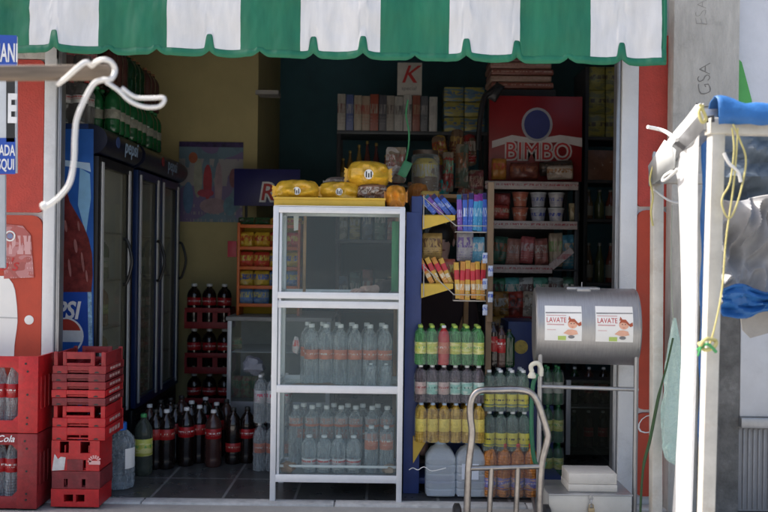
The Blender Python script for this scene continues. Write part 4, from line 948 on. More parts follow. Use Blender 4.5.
g = MB(); g.box(X(319, .1, 290), X(349, .1, 290), .08, .24, S1 + .001, S1 + .016, .003); tag(g.build('dark_tray', mat('dark tray', (.05, .03, .025), .5), org=(X(333, .1, 290), .15, S1)), 'flat dark tray in the middle of the top cabinet shelf', 'tray')
g = MB(); g.box(X(343, .03, 292), X(360, .03, 292), .0, .12, S1 + .001, S1 + .005, .001); tag(g.build('paper_sheet', m_paper, org=(X(350, .03, 292), .06, S1)), 'white paper lying beside the hand on the top cabinet shelf', 'paper')
g = MB(); q0 = P(295, 213, .3); g.prism([(X(293.5, .33, 213), Z(213, .33)), (X(299, .33, 213), Z(213, .33)), (X(298, .33, 230), Z(231, .33)), (X(294, .33, 230), Z(232, .33))], .328, .332); tag(g.build('paper_strip', m_paper, org=(q0.x, .33, q0.z)), 'white paper strip hanging in the top of the display cabinet', 'paper')
g = MB(); g.ball(P(296, 345, .1), .02, 1, .7, 2.4, jit=.4, seed=3); tag(g.build('snack_sachet', printed('sachet print', (.5, .45, .45), (.5, .05, .05), scale=4, lo=0, hi=1), org=P(296, 345, .1)), 'small white and red sachet hung by the middle shelf corner', 'sachet')
# behind it: wrapped clear bottles on the floor
t1 = pack('bottle_pack', (X(272, .62, 470), .64, .001), 3, 2, 'pet', .30, .078, m_pet, l_orange, m_cap_w, 'pack of clear bottles on the floor tiles behind the display cabinet', lz=(.38, .58))
t2 = pack('bottle_pack', (X(272, .62, 470), .64, .302), 3, 2, 'pet', .30, .078, m_pet, printed('pink star label', (.6, .62, .64), (.6, .05, .12), scale=3, th=.5, lo=.1, hi=.9), m_cap_w, 'pack of clear bottles with pink labels stacked behind the display cabinet', lz=(.42, .68))
g = MB(); q = P(254, 394, .62); g.ball((q.x, .62, .655), .06, 1.2, .9, .9, n=16, jit=.5, seed=6); tag(g.build('crumpled_bag', clear('crumpled bag film', (.7, .72, .78), .55, .9, .3, (.3, .32, .38), crinkle=1), org=(q.x, .62, .6)), 'crumpled clear plastic bag on the packs behind the cabinet', 'bag')

# on top of the cabinet
zt_ = gz1 + .006
tx0, tx1 = X(274, 0, 203), X(385, 0, 203)
g = MB(); yA, yB = .0, .3; hh = L(8.5, 0)
g.box(tx0, tx1, yA, yB, zt_ + .001, zt_ + .008, .002)
for q in ((tx0, tx1, yA, yA + .006), (tx0, tx1, yB - .006, yB), (tx0, tx0 + .006, yA + .006, yB - .006), (tx1 - .006, tx1, yA + .006, yB - .006)): g.box(*q, zt_ + .007, zt_ + hh, .002)
g.box(tx0 - .004, tx1 + .004, yA - .006, yA + .002, zt_ + hh - .01, zt_ + hh + .002, .002)
tag(g.build('shallow_tray', m_yel_tray, org=((tx0 + tx1) / 2, .15, zt_)), 'shallow yellow plastic tray on top of the display cabinet', 'tray')
m_ybag = mat('yellow bread wrapper', (.74, .43, .035), .25, var=.3, scale=14, bump=1.0, bscale=34, coat=.4)
m_badge = mat('brown badge print', (.09, .04, .02), .5)
def bread(px0, py0, px1, py1, Y, seed, label, m=m_ybag, badge=True, name='bread_packet', tilt=0):
    x0, x1, z0, z1 = rect(px0, py0, px1, py1, Y); w, h = x1 - x0, z1 - z0
    t = thing(name, label, 'snack packet', ((x0 + x1) / 2, Y, z0))
    g = MB(); g.pillow(w * 1.1, h * 1.2, h * 1.25, seed, 16, lumps=.4, ex=2.8, ey=2.0, oval=.17, mat=Matrix.Translation(Vector(((x0 + x1) / 2, Y, (z0 + z1) / 2))) @ Matrix.Rotation(R(tilt), 4, 'Y'))
    for s_ in (-1, 1):      # crimped ends of the bag
        n = 7; g.prism([(s_ * w * .44 + (x0 + x1) / 2, (z0 + z1) / 2 - h * .2)] + [((x0 + x1) / 2 + s_ * w * (.585 if q % 2 else .56), (z0 + z1) / 2 + h * (-.3 + .6 * q / n)) for q in range(n + 1)] + [(s_ * w * .44 + (x0 + x1) / 2, (z0 + z1) / 2 + h * .2)], Y - .006, Y + .002)
    g.build('wrapper', m, t)
    if badge:
        c = ((x0 + x1) / 2 + w * .02, (z0 + z1) / 2 - h * .03); rr = h * .2
        g = MB(); g.prism(ell(c[0], c[1], rr * .95, rr * 1.0, 16), Y - h * .64, Y - h * .45); g.build('badge', m_paper, t)
        g = MB()
        for sx_ in (-.5, 0, .5): g.box(c[0] + rr * sx_ - rr * .13, c[0] + rr * sx_ + rr * .13, Y - h * .65, Y - h * .635, c[1] - rr * .65, c[1] + rr * (.2 if sx_ == 0 else .6))
        g.build('badge_mark', m_black_ink, t)
    return t
ztp = zt_ + .012
bread(275.5, 181.5, 319, 201, .1, 1, 'plump yellow snack packet lying at the fridge end of the yellow tray')
bread(319, 183, 359, 201, .12, 2, 'plump yellow snack packet lying in the middle of the yellow tray')
bread(347.5, 163, 389, 187, .15, 3, 'plump yellow snack packet propped on top of the other packets', tilt=3)
bread(357, 185, 388, 202, .12, 4, 'brown patterned snack packet under the propped yellow one', printed('brown packet print', (.28, .16, .12), (.5, .45, .4), scale=5, lo=0, hi=1, ink2=(.12, .07, .05)), False)
bread(325, 178, 352, 190, .25, 8, 'dull silver packet behind the two yellow tray packets', printed('dull packet print', (.22, .17, .15), (.4, .35, .3), scale=4, lo=0, hi=1), False)
m_or = mat('orange snack wrapper', (.66, .27, .03), .3, var=.35, scale=26, bump=.8, bscale=30, coat=.3)
bread(385.5, 187, 406, 207, .06, 5, 'round orange snack packet standing at the post end of the cabinet top', m_or, False)
bread(408, 185, 428, 206, .42, 6, 'orange brown snack packet behind the blue stand post', mat('orange brown wrapper', (.42, .15, .03), .35, var=.4, scale=26, bump=.8), False)

# ------------------------------------------------------------------ blue stand with candy racks
YS = .14
sx0, sx1 = X(405, YS, 330), X(421, YS, 330)
std = thing('candy_stand', 'blue enamelled steel stand with yellow shelf brackets next to the glass cabinet', 'stand', ((sx0 + sx1) / 2, .2, 0))
g = MB(); xa = X(411, YS, 300); g.box(sx0, sx1, YS, YS + .05, .0, Z(212, YS, 412), .004); g.box(sx0 + .028, sx1, YS + .004, YS + .3, .02, Z(196, YS, 412), .004); g.build('upright', m_blue, std)
xr = X(560, .35, 340)
g = MB(); g.box(sx1 + .1, xr, .5, .54, .0, .45, .004); g.build('back_panel', m_blue, std)
g = MB(); g.box(sx0 + .01, xr, YS + .06, .54, .04, .075, .004); g.build('foot_shelf', m_blue, std)
def bracket(y0, y1, px0, px1, py2):
    g = MB(); q = [(px0, y0), (px1, y0 + 1), (px1, y0 + 5), (px0, y1)]
    g.prism([(X(a, YS, b), Z(b, YS, a)) for a, b in q], YS - .012, YS - .002)
    g.box(X(px0, YS, y0), X(px1, YS, y0), YS - .012, YS + .25, Z(y0, YS, px0) - .003, Z(y0, YS, px0) + .001)
    return g.build('bracket', m_yel, std)
bracket(215, 229.5, 422.5, 455, 0); bracket(283.5, 298, 421, 453, 0); bracket(436, 463, 413, 426, 0)
for z in (Z(214, YS, 430), Z(282, YS, 430)):
    g = MB(); g.box(sx1 + .002, X(484, .2, 250), YS + .06, .45, z - .02, z - .005); g.build('wire_shelf', m_dark, std)
def rack(px0, px1, py0, py1, Y, label):
    t = thing('wire_basket', label, 'wire basket', P((px0 + px1) / 2, py1, Y))
    x0, x1, z0, z1 = rect(px0, py0, px1, py1, Y); r = .003
    g = MB(); yq = Y + .06
    for y in (Y, yq):
        g.tube([(x0, y, z0), (x1, y, z0), (x1, y, z0 + .035), (x0, y, z0 + .035)], r, 6, closed=True)
    g.tube([(x0, Y, z0), (x0, yq, z0)], r, 6); g.tube([(x1, Y, z0), (x1, yq, z0)], r, 6); g.tube([(x0, Y, z0 + .035), (x0, yq, z0 + .035)], r, 6)
    for k in range(6): x = x0 + (x1 - x0) * (k + .5) / 6; g.tube([(x, Y, z0), (x, yq, z0)], r * .8, 5)
    g.tube([(x0, Y, z0 + .035), (X(423, Y, py0 + 8), Y + .02, z1 - .0)], r, 6)
    g.tube([(X(424, Y, py0 + 8), Y + .02, z1 + .01), (X(424, Y, py0 + 8), Y + .02, z0 + .02)], r, 6)
    g.build('wire_frame', mat('pale wire', (.5, .47, .42), .4, .3), t); return x0, x1, z0
def bar_mesh(w, h, d):
    g = MB(); g.pillow(w, h, d, 3, 10, lumps=.2, ex=5, ey=7)
    n = 9
    for s in (-1, 1):     # crimped ends
        g.prism([(-w * .46 + w * .92 * k / (2 * n), s * (h / 2 + (.0 if k % 2 else .006))) for k in range(2 * n + 1)] + [(w * .44, s * h * .46), (-w * .44, s * h * .46)], -.0015, .0015)
    return g.mesh('candy_bar')
def bars(pxs, py0, py1, Y, mats, labels, tilt=0, grp=None, name='candy_bar'):
    for i, px in enumerate(pxs):
        h = L(py1 - py0, Y) * (1 + .05 * ((i * 7) % 3 - 1)); w = L(5.6, Y); me = bar_mesh(w, h, .016); m = mats[i % len(mats)]
        me.materials.append(m); c = P(px, (py0 + py1) / 2, Y + .004 * i)
        o = link(name, me, None, c, rz=random.uniform(-.2, .2)); o.rotation_euler.y = R(tilt + random.uniform(-3, 3)); o.rotation_euler.x = R(-6)
        tag(o, labels[i], 'candy bar', grp)
b1 = printed('blue bar print', (.05, .13, .55), (.6, .68, .8), scale=4, lo=.1, hi=.75, th=.55, third=((.03, .02, .1), (.82, 1.1)))
b2 = printed('cyan bar print', (.05, .32, .6), (.55, .75, .85), scale=4, lo=.1, hi=.75, th=.55, third=((.22, .03, .25), (.8, 1.1)))
b3 = printed('violet bar print', (.2, .08, .4), (.6, .6, .85), scale=4, lo=.1, hi=.7, th=.53, third=((.02, .12, .2), (.85, 1.1)))
rack(456, 487, 197, 232, YS - .05, 'upper wire basket of blue candy bars hooked beside the top yellow bracket')
bars((459.5, 465, 470.5, 475.5, 480, 484.5), 194, 231, YS - .02, [b3, b1, b1, b2, b2, b1], [f'{ORD[i]} upright {["violet", "blue", "blue", "cyan", "cyan", "blue"][i]} wrapped bar from the stand post in the upper basket' for i in range(6)], grp='bars in the upper basket')
bars((427, 434, 441, 448), 193, 217, YS + .02, [b1, b3, b1, b1], [f'{ORD[i]} leaning blue wrapped bar from the post above the top yellow bracket' for i in range(4)], tilt=-42, grp='bars leaning on the top bracket')
y1 = printed('yellow bar print', (.72, .42, .06), (.75, .72, .6), scale=4, lo=.05, hi=.5, th=.52, third=((.55, .04, .05), (.52, .78)))
y2 = printed('orange bar print', (.68, .3, .05), (.8, .7, .5), scale=4, lo=.05, hi=.5, th=.52, third=((.6, .03, .05), (.5, .76)))
rack(454, 486, 266, 301, YS - .05, 'lower wire basket of yellow candy bars hooked beside the middle yellow bracket')
bars((457, 462.3, 467.6, 473, 478, 483), 262, 299, YS - .02, [y1, y2], [f'{ORD[i]} upright yellow and red wrapped bar from the stand post in the lower basket' for i in range(6)], grp='bars in the lower basket')
bars((426, 433, 440, 446), 257, 285, YS + .02, [y2, y1], [f'{ORD[i]} leaning orange and red wrapped bar from the post above the middle bracket' for i in range(4)], tilt=-27, grp='bars leaning on the middle bracket')
g = MB(); x0, x1, z0, z1 = rect(487.5, 182, 493.5, 322, .05); g.box(x0, x1, .05, .09, z0, z1, .003); g.box(x0, x1, .091, .1, .003, z0 + .1, .002); o = tag(g.build('cardboard_strip', m_card, org=((x0 + x1) / 2, .08, 0)), 'tall brown cardboard strip standing between candy baskets and bread rack', 'cardboard')
for k in range(5):
    q = P(485 + 5.5 * (k % 2), 258 + 13 * k, .03); g = MB(); g.pillow(.03, .06, .012, k); o = g.build('sachet', printed('blue white sachet', (.45, .5, .6), (.05, .1, .4), scale=3, lo=0, hi=1), loc=q)
    tag(o, f'{ORD[k]} blue and white sachet from the top, clipped on the cardboard strip', 'sachet', 'sachets on the cardboard strip')
# bags hanging behind the baskets
cl = [((.45, .3, .1), (.15, .08, .04)), ((.4, .38, .4), (.15, .1, .3)), ((.12, .35, .5), (.5, .5, .5)), ((.4, .1, .06), (.5, .4, .1)), ((.5, .33, .08), (.4, .08, .04))]
for k, (px, py, w, h) in enumerate([(432, 246, 22, 26), (465, 246, 18, 30), (478, 250, 14, 26), (446, 272, 20, 26), (430, 200, 20, 18)]):
    Y = .26; g = MB(); q = P(px, py, Y); g.pillow(L(w, Y), L(h, Y), .05, k + 3, 12, lumps=.3); o = g.build('snack_bag', printed('hung bag print', cl[k][0], cl[k][1], scale=4, lo=0, hi=1), loc=q)
    tag(o, ['tan crisp bag hanging behind the leaning blue bars bracket', 'silvery snack bag hanging behind and below the upper candy basket', 'small blue snack bag hanging by the cardboard strip', 'red snack bag hanging between both yellow brackets', 'yellow snack bag behind the top of the blue post'][k], 'snack bag')

# ------------------------------------------------------------------ packs of soda and water beside the stand
YP = .03
def pk(px0, px1, py0, py1, nx, ny, kind, mb, ml, mc, label, lz=(.3, .55), odd=None, Y=YP, z=None):
    x0, x1, z0, z1 = rect(px0, py0, px1, py1, Y); d = (x1 - x0) / nx / .99
    return pack('bottle_pack', ((x0 + x1) / 2, Y + ny * d / 2, z0 if z is None else z), nx, ny, kind, z1 - z0, d, mb, ml, mc, label, lz=lz, odd=odd)
pk(415, 485, 326.3, 365.5, 6, 3, 'soda', m_lime, l_yg, m_cap_y, 'pack of lime green soda bottles with one red bottle, topmost by the blue stand', odd={(2, 0): (m_redb, l_orange, m_cap_w, 'red bottle')}, lz=(.28, .58))
pk(415, 485, 366, 403.3, 6, 3, 'soda', m_greyb, l_teal, m_cap_w, 'pack of dark soda bottles with teal labels, second from top by the stand', odd={(0, 0): (m_greyb, l_rose, m_cap_w, 'bottle with reddish label'), (2, 0): (m_greyb, l_rose, m_cap_w, 'bottle with reddish label')}, lz=(.22, .55))
pk(415.5, 485.5, 404, 443.5, 6, 3, 'soda', m_yelb, l_yel, m_cap_lb, 'pack of golden juice bottles resting on the two water jugs', lz=(.28, .6))
zq = .012
for k, px in enumerate((440, 470)):
    Y = YP + .1; w = L(30, Y); z1 = Z(443.6, YP, 450); h = z1 - zq
    t = thing('water_jug', ['big translucent water jug with blue cap standing by the blue stand', 'big translucent water jug with white label standing by the orange soda pack'][k], 'water jug', (X(px, Y, 480), Y, zq))
    g = MB(); wv = w / 2
    def jf(u, v):
        an = u * 2 * math.pi; c, s = math.cos(an), math.sin(an); e = 5
        prof = [(0, .93), (.02, 1), (.12, 1), (.14, .95), (.16, 1), (.26, 1), (.28, .96), (.3, 1), (.4, 1), (.42, .95), (.44, 1), (.56, 1), (.58, .96), (.6, 1), (.68, .99), (.76, .86), (.86, .6), (.92, .34), (.935, .3), (.97, .3)]
        for i in range(len(prof) - 1):
            if prof[i][0] <= v * .97 <= prof[i + 1][0] + 1e-6:
                tt = (v * .97 - prof[i][0]) / (prof[i + 1][0] - prof[i][0]); q = prof[i][1] + (prof[i + 1][1] - prof[i][1]) * tt; break
        if v * .97 > .86: e = 2
        kk = (abs(c) ** e + abs(s) ** e) ** (-1 / e)
        return Vector((t.location.x + wv * q * c * kk, Y + wv * q * s * kk, zq + v * .97 * h))
    g.grid(jf, 36, 72); g.box(t.location.x - wv * .9, t.location.x + wv * .9, Y - wv * .9, Y + wv * .9, zq + .002, zq + .004)
    bd = g.build('jug_body', m_jugp, t)
    g = MB(); g.lathe([(wv * .33, h * .925), (wv * .36, h * .93), (wv * .36, h * .995), (0, h * .996)], (t.location.x, Y, zq), n=16); g.build('cap', m_cap_lb, t)
    if k == 1:
        g = MB(); g.box(t.location.x - wv * .66, t.location.x + wv * .45, Y - wv - .0035, Y - wv - .0015, zq + h * .33, zq + h * .62); g.build('label', mat('jug label', (.66, .7, .78), .5, var=.08), t)
g = MB(); zz = Z(474, YP - .02); g.tube(smooth_pts([P(409, 470, YP - .03), P(413, 468, YP - .03), P(418, 470, YP - .04), P(424, 467, YP - .04), P(432, 471, YP - .03), P(446, 468, YP - .03)]), .0025)
tag(g.build('thin_string', m_rope, org=P(420, 469, YP)), 'thin pale string tied across the stand foot and first water jug', 'string')
pk(484, 530, 371, 412, 4, 3, 'soda', m_palegreen, l_ybl, m_cap_w, 'pack of pale green bottles with yellow labels, upper of two by the drum', lz=(.1, .42), Y=.06)
pk(484, 531, 412.5, 452, 4, 3, 'soda', m_palegreen, l_ybl, m_cap_w, 'pack of pale green bottles with yellow labels, on the orange soda pack', lz=(.12, .46), Y=.06)
pk(484, 539, 452.5, 505.5, 4, 3, 'soda', m_orangeb, l_blu, m_cap_r, 'pack of orange soda bottles with violet labels, on the threshold', lz=(.14, .36), Y=.04, z=.012)
for k, (px, mb, ml) in enumerate([(493, m_cola, l_cola_d), (501, m_cola2, l_cola), (509, m_greenb2, None)]):
    Y = .2; bottle('cola_bottle', (X(px, Y, 345), Y, Z(371, .06, 505) + .004), 'pet', .26 - .02 * k, .07, mb, ml, m_cap_k, ['dark cola bottle standing on the pale green bottle pack beside the cardboard strip', 'brown cola bottle with red label standing on the pale green pack', 'small dark green bottle standing on the pale green pack'][k], lz=(.35, .75))
# ------------------------------------------------------------------ hand truck
YH = -.6
ht = thing('hand_truck', 'worn chrome tube hand truck standing in front of the soda packs', 'hand truck', (X(508, YH, 450), YH, -.006))
def hp(a, b, dy=0): return P(a, b, YH + dy)
r = L(3.5, YH)
main = [hp(466, 560), hp(467, 512), hp(468.5, 468), hp(472, 436), hp(470.5, 418), hp(470.5, 405), hp(474, 395), hp(481, 390.5), hp(495, 390), (hp(512, 389.5)), hp(524, 390.5), hp(532, 394), hp(538, 403), hp(543, 418), hp(547.5, 434), hp(547, 442), hp(542, 462), hp(540, 490), hp(539, 520), hp(538.5, 560)]
for i in (0, -1):
    main[i].z = 0.0
g = MB(); g.tube(smooth_pts(main, 6), r, 12); g.build('frame_tube', m_chrome, ht)
g = MB(); g.tube([hp(469, 468.5), hp(541, 466.5)], r * .75, 10); g.build('cross_tube', m_chrome, ht)
for a in (491.5, 518):
    b = hp(a, 468); g = MB(); g.tube([b, Vector((b.x - .01, YH, .03))], r * .78, 10); g.build('upright_tube', m_chrome, ht)
x0, x1 = X(464, YH, 512) - .01, X(544, YH, 512) + .01
g = MB(); g.box(x0, x1, YH - .2, YH + .0, .0, .008); g.build('toe_plate', m_dark, ht)
g = MB(); g.tube([(x0, YH + .09, .07), (x1, YH + .09, .07)], .01); g.build('axle', m_dark, ht)
for x in (x0 - .03, x1 + .005):
    g = MB(); g.lathe([(0.0, 0), (.06, 0), (.075, .008), (.075, .03), (.06, .038), (0, .038)], (x - .004, YH + .09, .07), axis='X'); g.build('wheel', m_black, ht)
# ------------------------------------------------------------------ steel drum station
YD = -.45
dx0, dx1, dz0, dz1 = rect(533.5, 289.5, 644.5, 369, YD - .0)
dx0, dx1 = X(535.5, YD + .2), X(643.5, YD + .05)
YAW = R(-7)
rd = (dz1 - dz0) / 2; czd = (dz0 + dz1) / 2
dr = thing('wash_station', 'brushed steel drum hand washing station on a tube stand with two stickers', 'wash station', ((dx0 + dx1) / 2, YD + rd, -.006))
yc_ = YD + rd
g = MB(); g.lathe([(0, 0), (rd * .97, 0), (rd, .006), (rd, dx1 - dx0 - .006), (rd * .97, dx1 - dx0), (0, dx1 - dx0)], (dx0, yc_, czd), n=72, axis='X'); dm = g.build('drum', m_steel, dr)
g = MB()
for xx in (dx0 + .012, dx1 - .016): g.lathe([(rd + .0002, 0), (rd + .0012, .001), (rd + .0012, .003), (rd + .0002, .004)], (xx, yc_, czd), n=72, axis='X')
g.build('weld_band', m_steel, dr)
g = MB(); cx_ = X(592, YD, 290); g.box(cx_ - .085, cx_ + .085, yc_ - .05, yc_ + .1, czd + rd - .008, czd + rd + .005, .003); g.box(cx_ - .035, cx_ + .035, yc_ - .075, yc_ - .05, czd + rd - .016, czd + rd + .0, .003); g.tube([(cx_, yc_ + .02, czd + rd), (cx_, yc_ + .02, czd + rd + .03)], .003); g.build('lid', m_steel, dr)
for px in (543, 637):
    for yy in (yc_ - .13,):
        x = X(px, yc_ - .13, 440)
        g = MB(); g.tube([(x, yc_ - .3, .008), (x, yc_ + .3, .008)], .012, 10); g.build('stand_foot', m_steel, dr)
        g = MB(); g.tube([(x, yy, -.006), (x, yy, czd - rd * .55)], .0125, 12); g.build('stand_leg', m_steel, dr)
xa, xb = X(543, yc_ - .13, 440), X(637, yc_ - .13, 440)
zz = Z(388, yc_ - .13, 590)
for yy in (yc_ - .13,):
    g = MB(); g.tube([(xa - .012, yy, zz), (xb + .012, yy, zz)], .0105, 12); g.build('cross_tube', m_steel, dr)
dr.rotation_euler.z = YAW
_c = Vector((dr.location.x, dr.location.y, 0)); _m = Matrix.Translation(_c) @ Matrix.Rotation(YAW, 4, 'Z') @ Matrix.Translation(-_c)
# stickers wrap the drum
def sticker(px0, px1, py0, py1, label):
    x0, x1 = X(px0, YD, 325), X(px1, YD, 325); a0 = math.asin(max(-1, min(1, (Z(py1, YD, 590) - czd) / rd))); a1 = math.asin(min(1, (Z(py0, YD, 590) - czd) / rd))
    def on(x, z, off=.0012):       # lay flat artwork (x, z in 0..1) on the drum
        a = a0 + (a1 - a0) * z; return _m @ Vector((x0 + (x1 - x0) * x, yc_ - (rd + off) * math.cos(a), czd + (rd + off) * math.sin(a)))
    t = thing('sticker', label, 'sticker', on(.5, .0))
    def patch(poly, off, m, nm):
        g = MB(); tb = bmesh.new(); vs = [tb.verts.new((x, 0, z)) for x, z in poly]; f = tb.faces.new(vs)
        bmesh.ops.triangulate(tb, faces=[f])
        for _ in range(2): bmesh.ops.subdivide_edges(tb, edges=list(tb.edges), cuts=1)
        for v in tb.verts: v.co = on(v.co.x, v.co.z, off)
        g._add(tb); return g.build(nm, m, t)
    g = MB(); g.grid(lambda u, v: on(u, v, .0012), 4, 16); g.build('paper', m_paper, t)
    patch([(0.02, .765), (.99, .785), (.99, .81), (.02, .80)], .0022, m_grey_ink, 'rule_line')
    patch([(.04, .7), (.58, .7), (.58, .72), (.04, .72)], .0022, mat('pink ink', (.6, .35, .35), .6), 'small_print')
    patch([(.06, .44), (.52, .44), (.52, .47), (.06, .47)], .0022, mat('pink ink', (.6, .35, .35), .6), 'small_print')
    patch([(.06, .3), (.3, .3), (.3, .32), (.06, .32)], .0022, mat('pale pink ink', (.7, .5, .5), .6), 'small_print')
    patch([(.36, .02), (.58, .02), (.58, .14), (.36, .14)], .0022, mat('lime ink', (.45, .6, .15), .6), 'green_box')
    m_sk = mat('drawn skin', (.75, .42, .3), .6); m_hr = mat('drawn hair', (.4, .09, .04), .6)
    patch(ell(.75, .47, .13, .12, 16), .0022, m_sk, 'drawn_face')
    patch([(.62, .5), (.68, .62), (.8, .62), (.9, .5), (.98, .55), (.99, .45), (.92, .42), (.88, .46), (.8, .53), (.7, .54)], .003, m_hr, 'drawn_hair')
    for ex_ in (.71, .79): patch(ell(ex_, .49, .014, .016, 8), .003, m_black_ink, 'drawn_eye')
    patch([(.7, .41), (.75, .385), (.8, .41), (.75, .4)], .003, m_red_ink, 'drawn_mouth')
    patch([(.63, .58), (.66, .7), (.71, .62)], .003, m_hr, 'drawn_hair')
    patch([(.5, .22), (.62, .32), (.74, .33), (.86, .3), (.9, .2), (.7, .16)], .0026, m_sk, 'drawn_arms')
    patch(ell(.72, .12, .09, .05, 12), .0026, m_grey_ink, 'drawn_hand_mark')
    # headline bent onto the drum
    c = bpy.data.curves.new('headline', 'FONT'); c.body = 'LAVATE'; c.size = 1; c.align_x = 'CENTER'; c.align_y = 'CENTER'; c.offset = .0
    tmp = bpy.data.objects.new('tmp', c); me = bpy.data.meshes.new_from_object(tmp); bpy.data.objects.remove(tmp)
    for v in me.vertices: v.co = on(.31 + v.co.x * .155, .575 + v.co.y * .2, .0026) - wloc(t)
    me.materials.append(m_red_ink); o = bpy.data.objects.new('headline', me); COL.objects.link(o); o.parent = t
sticker(550.5, 587, 307, 341.5, 'white hand washing sticker on the steel drum, nearer the hand truck')
sticker(600.5, 637, 306.5, 341.5, 'white hand washing sticker on the steel drum, nearer the stall')
# boxes under the drum
bx0, bx1 = X(549, -.5, 490), X(632, -.5, 490)
sb = thing('steel_cashbox', 'padlocked pale steel box on the pavement under the steel drum', 'box', ((bx0 + bx1) / 2, -.38, -.006))
zt2 = Z(495, -.5, 590)
g = MB(); g.box(bx0, bx1, -.5, -.25, -.006, zt2 - .0035, .004); g.build('box_body', mat('pale steel sheet', (.5, .5, .48), .4, .5, var=.08, dirt=.2), sb)
g = MB(); g.box(bx0 - .004, bx1 + .004, -.505, -.245, zt2 - .003, zt2 + .004, .002); g.build('box_lid', m_metal, sb)
xp = X(591, -.51, 500)
for k in range(3):
    zc_ = zt2 - .012 - k * .019; g = MB(); g.tube([(xp + (.009 * math.cos(R(a)) if k % 2 == 0 else 0.003 * math.cos(R(a))), -.513 + (0 if k % 2 == 0 else .009 * math.cos(R(a))) - .002, zc_ + .012 * math.sin(R(a))) for a in range(0, 360, 30)], .0028, 6, closed=True); g.build('chain_link', m_metal, sb)
g = MB(); g.box(xp - .016, xp + .016, -.525, -.511, zt2 - .088, zt2 - .058, .004); g.tube([(xp - .01, -.518, zt2 - .06), (xp - .01, -.518, zt2 - .045), (xp, -.518, zt2 - .038), (xp + .01, -.518, zt2 - .045), (xp + .01, -.518, zt2 - .06)], .003); g.build('padlock', mat('dull brass', (.4, .32, .2), .4, .8), sb)
ux0, ux1 = X(568, -.45, 484), X(616, -.45, 484); zm, zu = Z(485, -.47, 590), Z(474, -.47, 590)
su = thing('soap_box', 'two tier pale metal box sitting on the padlocked box under the drum', 'box', ((ux0 + ux1) / 2, -.38, zt2 + .005))
m_pb = mat('pale painted box', (.56, .54, .5), .5, var=.08, dirt=.25)
g = MB(); g.box(ux0 - .002, ux1 + .002, -.47, -.3, zt2 + .005, zm, .003); g.build('box_body', m_pb, su)
g = MB(); g.box(ux0, ux1, -.466, -.304, zm + .0015, zu, .003); g.build('box_lid', m_pb, su)
# green strap and pale tap at the drum
g = MB(); Yt = -.42
g.tube(smooth_pts([P(532, 372, Yt), P(531, 366, Yt), P(537, 363, Yt), P(541, 368, Yt), P(541, 376, Yt)]), .012, 10); g.lathe([(0, 0), (.02, 0), (.022, .012), (.012, .03), (0, .03)], P(532, 374, Yt) - Vector((0, 0, .02)), n=12)
tag(g.build('water_tap', mat('yellowed plastic', (.62, .6, .5), .4), org=P(536, 370, Yt)), 'yellowed plastic tap curling out below the drum end', 'tap')
g = MB(); g.tube(smooth_pts([P(537, 374, Yt), P(533, 385, Yt), P(531.5, 410, Yt), P(532, 440, Yt), P(535, 462, Yt), P(542, 468, Yt), P(545, 462, Yt)]), L(2.2, Yt), 10)
tag(g.build('green_hose', mat('green hose', (.01, .12, .06), .4), org=P(533, 420, Yt)), 'green hose hanging from the yellowed tap behind the hand truck', 'hose')

# ------------------------------------------------------------------ hanging sign, beam and rope in front
YN = -1.0
sg = thing('hanging_sign', 'blue and white lettered sign board cut off beside the awning', 'sign', P(0, 175, YN))
def sq(px0, px1, py0, py1, off, m, nm, tl=0):
    g = MB(); g.prism([(X(px0, YN, py0), Z(py0 - tl, YN, px0)), (X(px1, YN, py0), Z(py0, YN, px1)), (X(px1, YN, py1), Z(py1, YN, px1)), (X(px0, YN, py1), Z(py1, YN, px0))], YN - off, YN - off + (.012 if off == 0 else .002)); return g.build(nm, m, sg)
sq(-110, 16.5, 36, 173, 0, mat('sign white', (.6, .63, .66), .5, dirt=.1), 'board')
sq(-110, 17, 35.5, 70, .003, m_blue_ink, 'blue_band', 4); sq(-110, 15.5, 138, 174, .003, m_blue_ink, 'blue_band')
lettering('MANI', sg, (X(18.5, YN, 58), YN - .005, Z(54, YN, 10)), .112, m_white_ink, align='RIGHT', sx=.4, bold=.002)
g = MB(); zA, zB = Z(139, YN, 8), Z(75, YN, 8); xA, xB = X(6.5, YN, 100), X(15.5, YN, 100)
sq(6.5, 15, 76, 142, .003, m_black_ink, 'letter_backing'); 
lettering('E', sg, (X(12.6, YN, 110), YN - .0055, Z(110, YN, 10)), .17, m_white_ink, sx=.5, bold=.006)
lettering('CADA', sg, (X(15.5, YN, 150), YN - .005, Z(151, YN, 10)), .066, m_white_ink, align='RIGHT', sx=.5, bold=.001)
lettering('ESQUI', sg, (X(15, YN, 166), YN - .005, Z(165, YN, 10)), .066, m_white_ink, align='RIGHT', sx=.5, bold=.001)
g = MB(); g.box(X(-104, YN), X(-100, YN), YN + .015, YN + .05, -.006, 2.6, .003); g.build('post', mat('grey sign post', (.38, .4, .42), .5), sg)
sq(-110, 5, 174.5, 268, 0, mat('sign grey tail', (.42, .45, .48), .5, dirt=.1), 'lower_board')
YB2 = -2.3
bm_ = thing('wooden_beam', 'blurred worn wooden beam end reaching in from the street side', 'beam', P(60, 72, YB2))
g = MB(); g.bar(P(-260, 75, YB2 + .0), P(112, 72.5, YB2), L(15, YB2), L(14, YB2), .008); g.build('beam_body', m_wood, bm_)
rp = thing('white_rope', 'blurred white rope wound round the beam end with a hanging tail', 'rope', P(105, 80, YB2))
r = L(2.45, YB2); Yq = YB2 - .05
